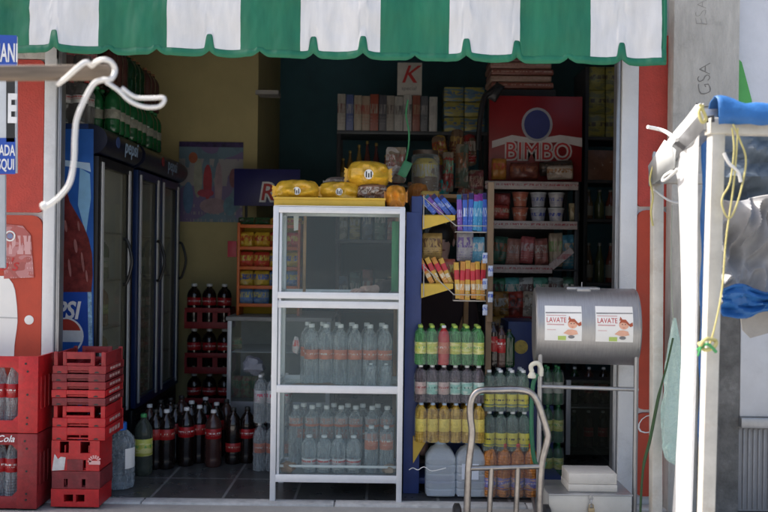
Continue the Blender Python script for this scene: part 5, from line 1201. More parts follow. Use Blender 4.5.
g = MB(); g.tube(smooth_pts([P(58, 84, Yq + .05), P(66, 78, Yq + .01), P(76, 69, Yq - .01), P(86, 62, Yq), P(92, 66, Yq + .03), P(96, 62, Yq + .02), P(103, 59.5, Yq - .01), P(111, 62, Yq), P(115, 70, Yq + .02), P(111, 79, Yq), P(102, 80, Yq), P(92, 86, Yq), P(78, 115, Yq), P(75, 135, Yq), P(74, 160, Yq), P(70, 182, Yq), P(61, 195, Yq), P(52, 203, Yq), P(45, 207, Yq)], 6), r, 10); g.ball(P(44, 206, Yq), r * 1.5, 1, 1, 1.1, n=12, jit=.2); g.build('tail', m_rope, rp)
g = MB(); g.tube(smooth_pts([P(106, 82, Yq), P(118, 90, Yq), P(130, 101, Yq), P(145, 107, Yq), P(160, 106, Yq), P(164, 98, Yq), P(150, 98, Yq), P(135, 97, Yq), P(122, 88, Yq)], 6), r * .8, 10); g.build('loop', m_rope, rp)
# ------------------------------------------------------------------ inside: posters, racks, counter
def part(nm, q, m, par, b=.002):
    g = MB(); g.box(*q, b); return g.build(nm, m, par)
YY = 2.61
x0, x1, z0, z1 = rect(179, 142, 243, 222, YY)
po = thing('party_poster', 'pale blue party poster with violet top strip on the yellow wall', 'poster', ((x0 + x1) / 2, YY, z0))
part('sheet', (x0, x1, YY - .006, YY - .001, z0, z1), printed('pastel poster', (.16, .26, .34), (.34, .34, .36), scale=3.2, lo=0, hi=1, th=.5, ink2=(.2, .16, .32), sq=(1, 1, 1)), po, 0)
part('top_strip', (x0, x1, YY - .009, YY - .0065, z1 - .045, z1), mat('violet strip', (.05, .03, .12), .5, var=.6, scale=20), po, 0)
for pi_, (q, c) in enumerate((((.45, .5, .07, .22), (.42, .05, .07)), ((.62, .45, .06, .3), (.4, .3, .34)), ((.3, .55, .07, .25), (.34, .36, .3)), ((.55, .2, .22, .1), (.36, .26, .3)), ((.22, .8, .07, .07), (.4, .12, .06)), ((.85, .55, .06, .12), (.25, .1, .12)), ((.42, .36, .13, .05), (.4, .06, .1)), ((.15, .3, .08, .2), (.1, .2, .36)), ((.8, .2, .1, .12), (.15, .3, .4)))):
    g = MB(); g.prism(ell(x0 + (x1 - x0) * q[0], z0 + (z1 - z0) * q[1], (x1 - x0) * q[2], (z1 - z0) * q[3], 14), YY - .0085 - .0006 * pi_, YY - .0065); g.build('poster_shape', mat('poster ink', c, .5, var=.3), po)
x0, x1, z0, z1 = rect(234, 169, 300, 206, 2.3)
rs = thing('candy_sign', 'dark blue sign board with red letter R behind the cabinet top', 'sign', ((x0 + x1) / 2, 2.3, z0))
part('board', (x0, x1, 2.3, 2.315, z0, z1), mat('sign navy', (.02, .02, .13), .4), rs)
lettering('R', rs, (X(267, 2.3, 193), 2.2985, Z(193, 2.3, 271)), .2, m_white_ink, shear=.15, bold=.018)
lettering('R', rs, (X(267, 2.3, 193), 2.2965, Z(193, 2.3, 271)), .2, m_red_ink, shear=.15, bold=.002)
g = MB(); g.tube([(x0 + .1, 2.33, Z(312, 1.85)), (x0 + .1, 2.33, z0 + .05)], .012); g.tube([(x1 - .1, 2.33, Z(312, 1.85)), (x1 - .1, 2.33, z0 + .05)], .012); g.build('stand_rod', m_dark, rs)
# low glass counter
YK = 1.6; kx0, kx1 = X(227, YK, 360), X(330, YK, 360); kz1 = Z(317, YK, 250)
gc = thing('glass_counter', 'low glass fronted counter with grey top behind the display cabinet', 'counter', ((kx0 + kx1) / 2, YK + .3, 0))
part('top', (kx0 - .01, kx1 + .01, YK - .01, YK + .75, kz1 - .03, kz1), mat('counter top grey', (.34, .34, .33), .4), gc)
for x in (kx0, kx1 - .03): part('post', (x, x + .03, YK, YK + .03, .0, kz1 - .031), m_alu, gc)
part('base', (kx0 + .001, kx1 - .001, YK + .002, YK + .6, .0, .25), m_metal, gc)
part('back', (kx0 + .001, kx1 - .001, YK + .58, YK + .6, .251, kz1 - .032), mat('counter lining', (.42, .44, .42), .5), gc)
for y in (354, 404): part('shelf', (kx0 + .03, kx1 - .03, YK + .02, YK + .56, Z(y, YK) - .006, Z(y, YK)), m_alu, gc)
part('glass_pane', (kx0 + .03, kx1 - .03, YK + .008, YK + .012, .251, kz1 - .032), m_glass, gc, 0)
for k in range(4):
    z = Z(404, YK) if k < 3 else Z(354, YK); g = MB(); q = Vector((X(236 + 10 * (k % 3), YK + .15, 400), YK + .15, z + .09 - (.04 if k == 3 else 0)))
    g.pillow(.085, .17 - (.08 if k == 3 else 0), .05, k, 10, lumps=.3); o = g.build('noodle_bag', printed('noodle bag', (.42, .36, .2), (.15, .28, .12), scale=6, lo=0, hi=1, ink2=(.4, .16, .1)), loc=q)
    tag(o, ['tan and green bag nearest the counter post', 'tan and green bag second from the counter post', 'tan and green bag third from the counter post', 'small pale bag on the upper shelf'][k] + ' inside the low glass counter', 'snack bag')
# yellow snack rack on the counter
YR2 = 1.75; rx0, rx1, rz0, rz1 = rect(233, 219, 300, 316, YR2); rz0 = kz1
sr = thing('snack_rack', 'yellow snack rack with orange edges standing on the low glass counter', 'rack', ((rx0 + rx1) / 2, YR2 + .1, rz0))
m_or2 = mat('orange enamel', (.6, .13, .02), .4)
part('back_board', (rx0, rx1, YR2 + .2, YR2 + .215, rz0, rz1), mat('rack yellow', (.62, .42, .03), .5), sr)
for x in (rx0 + .03, rx1 - .02): part('post', (x, x + .02, YR2, YR2 + .199, rz0, rz1 - .03), m_or2, sr)
for i, y in enumerate((228, 250, 270, 289, 307)):
    z = Z(y, YR2); part('shelf', (rx0 + .051, rx1 - .021, YR2 + .002, YR2 + .198, z - .008, z), m_yel, sr); part('shelf_lip', (rx0 + .051, rx1 - .021, YR2 - .008, YR2 + .001, z - .012, z + .014), m_or2, sr)
cs = [((.03, .1, .04), (.06, .05, .03)), ((.6, .4, .04), (.4, .04, .03)), ((.55, .06, .04), (.6, .5, .1)), ((.62, .44, .06), (.1, .15, .4)), ((.12, .25, .55), (.6, .55, .2))]
for i, y in enumerate((228, 250, 270, 289, 307)):
    for k in range(4):
        h = .125 if i else .07; q = Vector((rx0 + .085 + k * .125, YR2 + .07, Z(y, YR2) + h / 2 + .002)); g = MB(); g.pillow(.13, h, .07, k + i * 4, 8, lumps=.4)
        c = cs[(i + k // 2) % 5]; o = g.build('snack_packet', printed('rack packet', c[0], c[1], scale=5, lo=0, hi=1), loc=q)
        tag(o, f'{ORD[k]} small packet from the yellow wall on the {["top", "second", "third", "fourth", "lowest"][i]} rack shelf', 'snack packet', 'packets on the yellow snack rack')
part('wall_card', (X(228, YR2, 250), X(237, YR2, 250), YR2 - .02, YR2 - .012, Z(259, YR2), Z(243, YR2)), mat('red card', (.4, .03, .05), .5), sr)
# ------------------------------------------------------------------ back wall shelf with cereal boxes
YL = 2.7; lx0, lx1 = X(336, YL, 200), X(487, YL, 200); zsA = Z(131, YL, 400)
bs = thing('back_shelf', 'tall dark steel shelf of groceries against the teal wall', 'shelf', ((lx0 + lx1) / 2, YL + .2, 0))
for x in (lx0, lx0 + .985, lx1 - .035):
    for y in (YL, YL + .36): part('post', (x, x + .035, y, y + .03, 0, zsA + (.0 if x != lx0 + .985 else -.03)), m_dark, bs)
for z in (zsA, Z(184, YL, 400), Z(240, YL, 400), Z(310, YL, 400), Z(380, YL)): part('board', (lx0 + .001, lx1 - .001, YL - .005, YL + .395, z - .03, z), mat('shelf steel', (.09, .1, .11), .45, .3), bs)
cols = [('grey and white', (.42, .4, .36), (.2, .1, .1)), ('blue and white', (.1, .14, .32), (.4, .4, .42)), ('beige', (.44, .38, .3), (.35, .12, .1)), ('tan and red', (.42, .32, .24), (.4, .08, .06)), ('rust red', (.34, .08, .05), (.4, .36, .3)), ('dark slate', (.1, .1, .12), (.32, .3, .3)),
        ('warm grey', (.36, .33, .29), (.15, .12, .12)), ('pale lettered', (.45, .44, .41), (.12, .12, .12)), ('white lettered', (.5, .49, .46), (.1, .1, .1)), ('brown red', (.3, .1, .07), (.4, .3, .2)), ('charcoal', (.14, .15, .17), (.34, .34, .34)), ('plain white', (.55, .55, .53), (.4, .4, .4))]
px = 337.5
for i, (nm, a, b) in enumerate(cols):
    w = [8, 7.4, 7.6, 7.8, 8.4, 7, 7.6, 8.4, 8.2, 7.6, 7.2, 8][i]; gap = [0, .6, .6, .3, .3, .8, .4, .3, .5, .8, .6, 1.4][i]
    if i: px += gap
    xa, xb = X(px, YL, 110), X(px + w, YL, 110); px += w
    t = printed('cereal box ' + nm, a, b, scale=5, lo=.12, hi=.9, th=.52, sq=(1, 1, 3)); g = MB(); h = L(36.5 - (i * 5 % 4) * .6, YL); g.box(xa, xb, YL + .0, YL + .2, zsA + .001, zsA + h, .002)
    tag(g.build('cereal_box', t, org=((xa + xb) / 2, YL + .1, zsA)), f'{nm} cereal box spine, {["first", "second", "third", "fourth", "fifth", "sixth", "seventh", "eighth", "ninth", "tenth", "eleventh", "last"][i]} along the top of the back shelf', 'cereal box')
xa, xb, za, zb_ = rect(397.5, 62, 422, 92.8, YL + .02)
cb_ = thing('letter_box', 'off white cereal box with red script letter standing on the other boxes', 'cereal box', ((xa + xb) / 2, YL + .1, zsA + L(36.6, YL)))
part('carton', (xa, xb, YL + .04, YL + .12, zsA + L(36.7, YL), zb_), mat('off white carton', (.55, .53, .49), .6), cb_)
lettering('K', cb_, (X(409, YL, 74), YL + .0385, Z(74, YL, 409)), .22, m_red_ink, shear=.35, bold=.002)
lettering('special', cb_, (X(409, YL, 88), YL + .0385, Z(87.5, YL, 409)), .05, m_grey_ink, shear=.1)
for r_ in range(3):
    for k in range(2):
        xa, xb, za, zb_ = rect(444 + 20.5 * k, 85.5 + 15 * r_, 464 + 20.5 * k, 100 + 15 * r_, YL)
        za = zsA + .001 + (2 - r_) * L(15.1, YL); g = MB(); g.box(xa, xb, YL, YL + .3, za, za + L(14.6, YL), .012); o = g.build('noodle_carton', printed('yellow blue carton', (.4, .36, .1), (.08, .16, .3), scale=3, lo=.3, hi=.75, ink2=(.12, .22, .3)), org=((xa + xb) / 2, YL + .1, za))
        tag(o, f'yellow and blue carton in the {["top", "middle", "bottom"][r_]} row, {["next to the cereal boxes", "next to the bread rack"][k]}', 'carton', 'yellow cartons on the back shelf')
z2 = Z(184, YL, 400) + .001
for k, (px, h, c, nm) in enumerate([(343, 26, (.25, .16, .05), 'gold topped slim'), (350, 34, (.2, .12, .04), 'dark slim'), (359, 40, (.3, .2, .06), 'gold striped'), (367, 44, (.16, .05, .04), 'dark red cylinder'), (376, 42, (.12, .04, .04), 'maroon cylinder'), (386, 30, (.25, .06, .05), 'short red'), (397, 30, (.2, .05, .05), 'short dark red'), (440, 32, (.22, .08, .1), 'plum')]):
    bottle('liquor_bottle', (X(px, YL + .1, 170), YL + .1, z2), 'glass', L(h, YL), L(7.5, YL), mat('liquor glass', c, .12, coat=.5), mat('liquor label', (.45, .34, .12), .4) if k % 2 == 0 else None, mat('gold cap', (.5, .35, .1), .3, .7), f'{nm} bottle on the back shelf under the cereal boxes', lz=(.15, .45))
for k, (px, py, w, h, c1, c2, lb) in enumerate([(396, 165, 22, 36, (.42, .38, .36), (.25, .1, .08), 'clear gift bag of sweets tied with green ribbon above the cabinet'), (414, 192, 14, 20, (.3, .14, .08), (.4, .3, .2), 'brown sweet bag between orange packet and jar'), (448, 172, 12, 40, (.3, .06, .05), (.1, .3, .2), 'red snack bag between the sweets jar and the bread rack'), (462, 166, 14, 44, (.1, .12, .09), (.25, .1, .05), 'dark snack bag hung beside the bread rack'), (476, 185, 16, 30, (.2, .06, .06), (.4, .25, .2), 'maroon snack bag by the foot of the red bread sign')]):
    Y = .6 + .15 * k; q = P(px, py, Y); g = MB(); g.pillow(L(w, Y), L(h, Y), .07, k + 11, 14, lumps=.5); o = g.build('sweet_bag', printed('sweet bag print', c1, c2, scale=7, lo=0, hi=1, ink2=(.2, .16, .12), rough=.2), loc=q); tag(o, lb, 'sweet bag')
Y = .6; g = MB(); g.tube(smooth_pts([P(404, 168, Y - .06), P(408, 150, Y), P(409, 132, Y), P(406, 115, Y), P(408, 100, Y)]), .006); g.pillow(.06, .1, .01, 2, mat=Matrix.Translation(P(405, 169, Y - .07)) @ Matrix.Rotation(R(25), 4, 'Y')); tag(g.build('green_ribbon', mat('green ribbon', (.06, .3, .14), .4), org=P(407, 150, Y)), 'green ribbon strung up from the clear gift bag', 'ribbon')
Yj = .75; q = P(425, 195, Yj); rj = L(14, Yj); hj = L(44, Yj)
j = thing('sweets_jar', 'big round clear jar of yellow and brown sweets behind the cabinet', 'jar', (q.x, Yj, q.z))
g = MB(); g.lathe([(0, 0), (rj * .95, 0), (rj, .02), (rj, hj * .85), (rj * .85, hj * .93), (rj * .85, hj * .96), (0, hj * .96)], q, n=28); g.build('jar_body', m_glass, j)
g = MB(); g.lathe([(0, .01), (rj * .9, .012), (rj * .92, hj * .7), (rj * .6, hj * .82), (0, hj * .84)], q, n=24); g.build('sweets', printed('wrapped sweets', (.5, .36, .06), (.4, .36, .3), scale=8, lo=0, hi=1, ink2=(.16, .08, .04)), j)
g = MB(); g.lathe([(rj * .88, hj * .9), (rj * .9, hj * .91), (rj * .9, hj), (0, hj)], q, n=24); g.build('lid', mat('dark jar lid', (.05, .03, .02), .4), j)
pd = thing('side_table', 'plain wooden side table standing hidden behind the stand', 'table', (q.x, Yj + .1, 0)); part('top', (q.x - .2, q.x + .28, Yj - .12, Yj + .3, q.z - .026, q.z - .001), m_board, pd)
for xx in (q.x - .19, q.x + .25):
    for yy in (Yj - .11, Yj + .27): part('leg', (xx, xx + .03, yy, yy + .03, 0, q.z - .0265), m_board, pd)

# ------------------------------------------------------------------ bread rack
YM = 1.35; mx0, mx1 = X(486, YM, 200), X(580, YM, 200)
br = thing('bread_rack', 'red bread rack with white lettered header sign and pale shelf edges', 'rack', ((mx0 + mx1) / 2, YM + .2, 0))
for x in (mx0, mx1 - .03):
    for y in (YM + .02, YM + .4): part('post', (x, x + .03, y, y + .03, 0, Z(180, YM)), m_dark, br)
a0, a1, za, zb_ = rect(489, 96, 582, 181, YM + .3)
part('header_board', (a0, a1, YM + .3, YM + .325, za, zb_), mat('header red', (.24, .014, .018), .35, var=.08), br)
yh = YM + .2985
def fl2(poly, nm, m, off):
    g = MB(); g.prism([(X(a, YM + .3, b), Z(b, YM + .3, a)) for a, b in poly], yh - off, yh - off + .0012); return g.build(nm, m, br)
fl2([(492, 141), (512, 135), (536, 139), (560, 135), (582, 138), (582, 147), (560, 142), (536, 143.5), (514, 141), (492, 148)], 'ribbon_band', mat('band white', (.6, .55, .55), .5), .001)
fl2(ell(537, 124.5, 15.5, 17, 24), 'oval_emblem', mat('emblem pale', (.34, .34, .38), .5), .002)
fl2(ell(537, 124.5, 13, 14.5, 24), 'oval_emblem', mat('emblem navy', (.03, .04, .18), .5), .0035)
lettering('BIMBO', br, (X(538, YM + .3, 152), yh - .001, Z(152, YM + .3, 538)), .19, mat('letter edge white', (.6, .55, .55), .5), bold=.012, sx=.9)
lettering('BIMBO', br, (X(538, YM + .3, 152), yh - .0035, Z(152, YM + .3, 538)), .19, mat('letter red', (.5, .03, .035), .5), bold=-.001, sx=.9)
m_strip = printed('pink shelf strip', (.5, .42, .4), (.36, .06, .08), scale=10, lo=.15, hi=.85, th=.53, sq=(4, 1, .6))
levels = [(183.5, 485, 578), (223, 490, 577), (267, 493, 552), (312, 492, 578), (352, 492, 578)]
for y, pa, pb in levels:
    z = Z(y, YM); part('shelf', (mx0 + .001, mx1 - .001, YM + .002, YM + .44, z - .012, z), m_dark, br)
    if y < 300: part('price_strip', (X(pa, YM, y), X(pb, YM, y), YM - .012, YM - .001, z - .03, z + .028), m_strip, br)
g = MB(); g.bar(P(551, 267, YM - .008), P(572, 250, YM - .008), .01, .05); g.build('price_strip', m_strip, br)
def sbag(px, py, w, h, Y, c1, c2, label, seed=0, cat='snack bag', name='snack_bag', sc=5, c3=None, d=.06, group=None):
    g = MB(); q = P(px, py, Y); g.pillow(L(w, Y), L(h, Y), d, seed, 12, lumps=.3, ex=5, ey=4); o = g.build(name, printed('bag print', c1, c2, scale=sc, lo=.05, hi=.95, ink2=c3), loc=q); o.rotation_euler.y = R(random.uniform(-5, 5)); return tag(o, label, cat, group)
Yb_ = YM + .1
sbag(499, 169, 16, 21, Yb_, (.45, .2, .04), (.4, .06, .03), 'orange bread bag at the cardboard end of the top bread shelf', 1, 'bread', 'bread_bag')
sbag(524, 171, 30, 17, Yb_, (.16, .04, .03), (.3, .1, .05), 'dark red bread bag in the middle of the top bread shelf', 2, 'bread', 'bread_bag')
sbag(556, 168, 36, 14, Yb_ + .06, (.05, .035, .03), (.1, .06, .04), 'long dark loaf behind the white wrapped loaf', 3, 'bread', 'bread_bag')
sbag(560, 172.5, 28, 14, Yb_ - .02, (.5, .42, .36), (.34, .16, .06), 'white wrapped loaf at the far end of the top bread shelf', 4, 'bread', 'bread_bag')
cc = [((.5, .14, .08), (.55, .45, .4)), ((.42, .42, .46), (.08, .1, .35)), ((.5, .46, .46), (.08, .1, .4))]
for r_ in range(2):
    for k, px in enumerate((520, 538, 556)):
        Y = YM + .06; w = L(16.5, Y); z = Z(220, YM) + .03 * 0 + .002 + (1 - r_) * L(15.2, Y)
        q = P(px, 210, Y); t = thing('cake_cup', f'{["red", "white and blue", "pale blue"][k]} cake cup in the {["upper", "lower"][r_]} tier on the second bread shelf', 'cake cup', (q.x, Y, z), 'cake cups on the bread rack', world=False)
        g = MB(); g.lathe([(0, 0), (w * .36, 0), (w * .47, L(12.5, Y)), (0, L(12.5, Y))], n=20); g.build('cup', printed('cup print', *cc[k], scale=5, lo=.1, hi=.9), t)
        g = MB(); g.lathe([(w * .48, L(12.6, Y)), (w * .5, L(13, Y)), (w * .5, L(14.2, Y)), (0, L(14.6, Y))], n=20); g.build('lid', mat('cup lid', [(.4, .12, .08), (.5, .5, .52), (.5, .5, .5)][k], .3), t)
sbag(500, 212, 20, 14, Yb_, (.4, .06, .05), (.5, .4, .3), 'flat red bag lying beside the cake cups', 5); sbag(502, 199, 18, 12, Yb_, (.25, .05, .05), (.4, .1, .1), 'dark red bag on top of the flat red bag', 6)
sbag(574, 212, 11, 18, Yb_, (.42, .34, .2), (.3, .2, .1), 'small tan bag after the cake cups', 7)
for k, (px, c1, c2, nm) in enumerate([(500, (.06, .14, .1), (.3, .1, .05), 'dark green'), (513, (.42, .2, .16), (.5, .42, .38), 'pale red'), (527, (.48, .12, .12), (.55, .4, .4), 'red and pink'), (541, (.34, .12, .1), (.45, .4, .36), 'brown red'), (556, (.44, .34, .24), (.2, .3, .1), 'tan and green'), (568, (.06, .2, .28), (.4, .3, .2), 'teal')]):
    sbag(px, 250 + (2 if k % 2 else 0), 15.5, 27 if k < 4 else 34, Yb_, c1, c2, f'{nm} bread bag standing on the third bread shelf', 20 + k, 'bread', 'bread_bag')
for r_, (y, cols_) in enumerate([(291, [(.05, .2, .1), (.08, .32, .3), (.45, .46, .44), (.1, .3, .22), (.3, .32, .3), (.06, .16, .1)]), (305, [(.4, .2, .05), (.42, .06, .04), (.46, .38, .3), (.42, .34, .06), (.4, .05, .04), (.3, .1, .05)]), (330, [(.4, .22, .04), (.36, .04, .04), (.34, .05, .06), (.42, .3, .06), (.3, .06, .05), (.2, .06, .05)])]):
    for k, c in enumerate(cols_):
        px = 497 + k * 14.5 + (r_ % 2) * 4
        nm = ['green', 'teal', 'white', 'green teal', 'grey', 'dark green'][k] if r_ == 0 else (['amber', 'red', 'cream', 'yellow', 'bright red', 'rust'] if r_ == 1 else ['gold', 'scarlet', 'crimson', 'mustard', 'brick red', 'maroon'])[k]
        sbag(px, y, 18, 27, Yb_ - .04 - .05 * r_ * (r_ < 2) - (.1 if r_ == 2 else 0), c, (.5, .48, .42) if (k + r_) % 2 else (.1, .05, .05), f'{nm} snack bag in the {["back row under the third shelf edge", "front row of the fourth bread shelf", "lowest row above the soda packs"][r_]}', 40 + k + 7 * r_, sc=4, c3=tuple(v * .4 for v in c), group='snack bags low on the bread rack')
# trays lying on top behind the header
for k in range(5):
    xa, xb, za, zb_ = rect(489 - k % 2, 86 - 6.5 * k, 550 - 2 * (k % 2), 92 - 6.5 * k, YM + .7); g = MB(); g.box(xa, xb, YM + .55, YM + .9, za, zb_, .012); o = g.build('flat_carton', printed('flat carton print', [(.3, .1, .07), (.4, .26, .2), (.24, .08, .06), (.38, .2, .16), (.2, .08, .07)][k], (.45, .3, .25), scale=4, lo=.2, hi=.8, sq=(4, 1, 1)), org=((xa + xb) / 2, YM + .7, za))
    tag(o, f'{["lowest", "second", "third", "fourth", "topmost"][k]} flat reddish carton of the pile behind the bread sign', 'carton', 'flat cartons behind the bread sign')
part('carton_support', (X(489, YM + .7), X(550, YM + .7), YM + .56, YM + .9, 0, Z(93, YM + .7, 520)), m_dark, br)
Y = YM + .2; g = MB(); g.tube(smooth_pts([P(478, 150, Y), P(480, 120, Y), P(484, 98, Y), P(490, 92, Y), P(497, 86, Y)]), [.02] * 17, 8); g.pillow(.08, .14, .04, 5, mat=Matrix.Translation(P(496, 92, Y)) @ Matrix.Rotation(R(30), 4, 'Y')); tag(g.build('dark_duster', m_black, org=P(485, 110, Y)), 'black feathery duster hanging beside the red bread sign', 'duster')
# blue board with yellow emblem under the rack
xa, xb, za, zb_ = rect(508, 322, 538, 372, .75); bb = thing('blue_crate', 'blue box with a round yellow emblem below the bread rack', 'box', ((xa + xb) / 2, .85, 0)); part('box_body', (xa, xb, .75, 1.1, .0, zb_), mat('royal blue box', (.01, .03, .14), .4), bb)
g = MB(); q = P(521, 347, .748); g.lathe([(0, -.002), (.045, -.002), (.045, 0), (0, 0)], q, axis='Y', n=20); g.build('emblem', mat('emblem gold', (.45, .33, .04), .4, var=.4, scale=40), bb)
# ------------------------------------------------------------------ far shelf and cooler behind the drum
YQ = 2.1; qx0, qx1 = X(584, YQ, 200), X(640, YQ, 200)
fs = thing('side_shelf', 'dark shelf of boxes and jars behind the white jamb beside the bread rack', 'shelf', ((qx0 + qx1) / 2, YQ + .2, 0))
for x in (qx0, qx1 - .03): part('post', (x, x + .03, YQ, YQ + .4, 0, Z(64, YQ)), m_dark, fs)
for y in (134, 177, 216, 280, 330, 420): part('board', (qx0 + .03, qx1 - .03, YQ, YQ + .4, Z(y, YQ) - .025, Z(y, YQ)), m_dark, fs)
n = 0
for r_ in range(3):
    for k in range(2):
        Y = YQ + .03; xa, xb, za, zb_ = rect(587 + 19 * k, 134 - 23.5 * (r_ + 1), 605 + 19 * k, 134.2 - 23.5 * r_, Y); za = Z(134, YQ) + .001 + r_ * L(23.6, Y); g = MB(); g.box(xa, xb, Y, Y + .3, za, za + L(23.3, Y), .003)
        tag(g.build('olive_box', printed('olive box print', (.28, .25, .05), (.08, .06, .03), scale=4, lo=.25, hi=.75, ink2=(.16, .16, .06)), org=((xa + xb) / 2, Y, za)), f'olive yellow box, {["bottom", "middle", "top"][r_]} row on the side shelf, {["bread rack side", "jamb side"][k]}', 'box', 'olive boxes on the side shelf'); n += 1
Y = YQ + .03; xa, xb, za, zb_ = rect(586, 148, 624, 177, Y); za = Z(177, YQ) + .001; g = MB(); g.box(xa, xb, Y, Y + .3, za, za + L(30, Y), .006); tag(g.build('brown_box', printed('brown box print', (.22, .1, .06), (.4, .34, .3), scale=3, lo=.3, hi=.7, th=.6), org=((xa + xb) / 2, Y, za)), 'wide brown box with a pale patch on the side shelf', 'box')
for k, px in enumerate((588, 599, 610)):
    for (y, h) in ((216, 30), (280, 40)):
        bottle('preserve_jar', (X(px, YQ + .1, y), YQ + .1, Z(y, YQ) + .001), 'glass', L(h, YQ), L(9.5, YQ), mat('jar content', [(.16, .1, .06), (.1, .12, .05), (.2, .06, .04)][k], .15, coat=.4), mat('jar label', (.3, .28, .24), .5) if k != 1 else None, mat('jar cap', (.3, .3, .3), .35, .6), f'{["brown", "olive", "red"][k]} preserve jar on the {"upper" if y == 216 else "lower"} jar level of the side shelf', lz=(.12, .45))
g = MB(); q = P(611, 238, YQ - .02)
# glass door cooler
YO = .9; ox0, ox1 = X(566, YO, 430), X(628, YO, 430); oz1 = Z(378, YO)
cl_ = thing('small_cooler', 'low dark glass door cooler with pale frame edge behind the drum stand', 'cooler', ((ox0 + ox1) / 2, YO + .25, 0))
for q in ((ox0, ox0 + .02), (ox1 - .02, ox1)): part('side_panel', (*q, YO + .03, YO + .5, 0, oz1), m_dark, cl_)
part('back_panel', (ox0 + .0205, ox1 - .0205, YO + .48, YO + .5, 0, oz1 - .021), m_dark, cl_); part('top_panel', (ox0 + .0205, ox1 - .0205, YO + .03, YO + .5, oz1 - .02, oz1), m_dark, cl_)
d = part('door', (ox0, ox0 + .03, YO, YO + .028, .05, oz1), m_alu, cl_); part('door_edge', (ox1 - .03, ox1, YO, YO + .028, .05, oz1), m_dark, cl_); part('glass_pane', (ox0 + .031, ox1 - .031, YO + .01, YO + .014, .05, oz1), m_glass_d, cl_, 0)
for k in range(3):
    for z, lv in ((.06, 'floor'), (.36, 'shelf')):
        bottle('soda_bottle', (ox0 + .1 + k * .1, YO + .2, z), 'pet', .25, .07, [m_greenb2, m_cola2, m_cola][k], l_cola_d if k else None, m_cap_w, f'{["green", "brown", "black"][k]} bottle on the {lv} inside the low cooler')
part('shelf', (ox0 + .021, ox1 - .021, YO + .06, YO + .47, .35, .359), m_metal, cl_)
for lv in range(3):
    x0, x1, za, zb_ = rect(541, 371 + 33 * lv, 566, 403 + 33 * lv, .45); za = (2 - lv) * .232 + .001
    pack('bottle_pack', ((x0 + x1) / 2, .5, za), 2, 2, 'pet', .23, .066, m_greenb, l_white if lv == 0 else l_yg, m_cap_g, f'small pack of green bottles behind the drum leg, {["topmost", "middle", "lowest"][lv]} of three', lz=(.3, .6))
# ------------------------------------------------------------------ person behind the stand, hand on the cabinet shelf
def skin(name, chains, m, parent=None, sub=2, org=None):
    me = bpy.data.meshes.new(name); vs, es, rs = [], [], []
    idx = {}
    for ch in chains:
        prev = None
        for co, rad in ch:
            key = tuple(round(v, 4) for v in co)
            if key not in idx: idx[key] = len(vs); vs.append(Vector(co) - Vector(org)); rs.append(rad)
            if prev is not None and prev != idx[key]: es.append((prev, idx[key]))
            prev = idx[key]
    me.from_pydata(vs, es, []); o = bpy.data.objects.new(name, me); COL.objects.link(o)
    o.modifiers.new('skin', 'SKIN'); sv = me.skin_vertices[0].data
    for i, r in enumerate(rs): sv[i].radius = (r, r) if not isinstance(r, tuple) else r
    sv[0].use_root = True
    s = o.modifiers.new('sub', 'SUBSURF'); s.levels = s.render_levels = sub
    dg = bpy.context.evaluated_depsgraph_get(); dg.update(); m2 = bpy.data.meshes.new_from_object(o.evaluated_get(dg)); bpy.data.objects.remove(o)
    m2.materials.append(m)
    for p_ in m2.polygons: p_.use_smooth = True
    o = bpy.data.objects.new(name, m2); COL.objects.link(o)
    if parent: o.parent = parent
    else: o.location = org
    return o
m_skin = mat('skin', (.68, .43, .35), .5, var=.06); m_hair = mat('dark hair', (.02, .014, .01), .5); m_jacket = mat('dark jacket', (.035, .02, .022), .8, bump=.4, bscale=60); m_trouser = mat('dark trousers', (.02, .022, .03), .8)
PX, PY = X(441, 1.05, 245), 1.05
hd = Vector((PX, PY - .02, Z(243, 1.05, 441)))
wr = Vector((X(369, .2, 286), .16, S1 + .036))
el = Vector((X(404, .5, 275), .58, S1 + .06))
sh = Vector((PX - .17, PY - .02, hd.z - .27)); sh2 = Vector((PX + .17, PY + .03, hd.z - .27))
nk = Vector((PX, PY + .01, hd.z - .2)); ch_ = Vector((PX, PY + .03, hd.z - .34)); ws = Vector((PX, PY + .05, hd.z - .6)); pv = Vector((PX, PY + .05, hd.z - .72))
org = Vector((PX, PY, 0))
body = [[(pv, (.13, .09)), (ws, (.11, .075)), (ch_, (.115, .075)), (Vector((PX, PY + .02, hd.z - .26)), (.09, .08)), (nk, .05), (Vector((PX, PY, hd.z - .12)), .05), (hd + Vector((0, .005, -.04)), (.065, .08)), (hd + Vector((0, .01, .03)), (.075, .092)), (hd + Vector((0, .01, .09)), (.05, .06))],
        [(ch_, (.115, .075)), (sh, .055), ((sh + el) / 2 + Vector((-.01, -.01, -.02)), .05), (el, .042), ((el + wr) / 2, .036), (wr + Vector((.03, .02, 0)), .027), (wr, .024)],
        [(ch_, (.115, .075)), (sh2, .055), (sh2 + Vector((.05, .03, -.26)), .046), (sh2 + Vector((.06, .0, -.48)), .034), (sh2 + Vector((.06, -.02, -.58)), .026)],
        [(pv, (.13, .09)), (pv + Vector((-.09, 0, -.08)), .085), (Vector((PX - .1, PY + .02, .42)), .06), (Vector((PX - .1, PY + .05, .08)), .04), (Vector((PX - .11, PY - .1, .03)), .03)],
        [(pv, (.13, .09)), (pv + Vector((.09, 0, -.08)), .085), (Vector((PX + .1, PY + .02, .42)), .06), (Vector((PX + .1, PY + .05, .08)), .04), (Vector((PX + .11, PY - .1, .03)), .03)]]
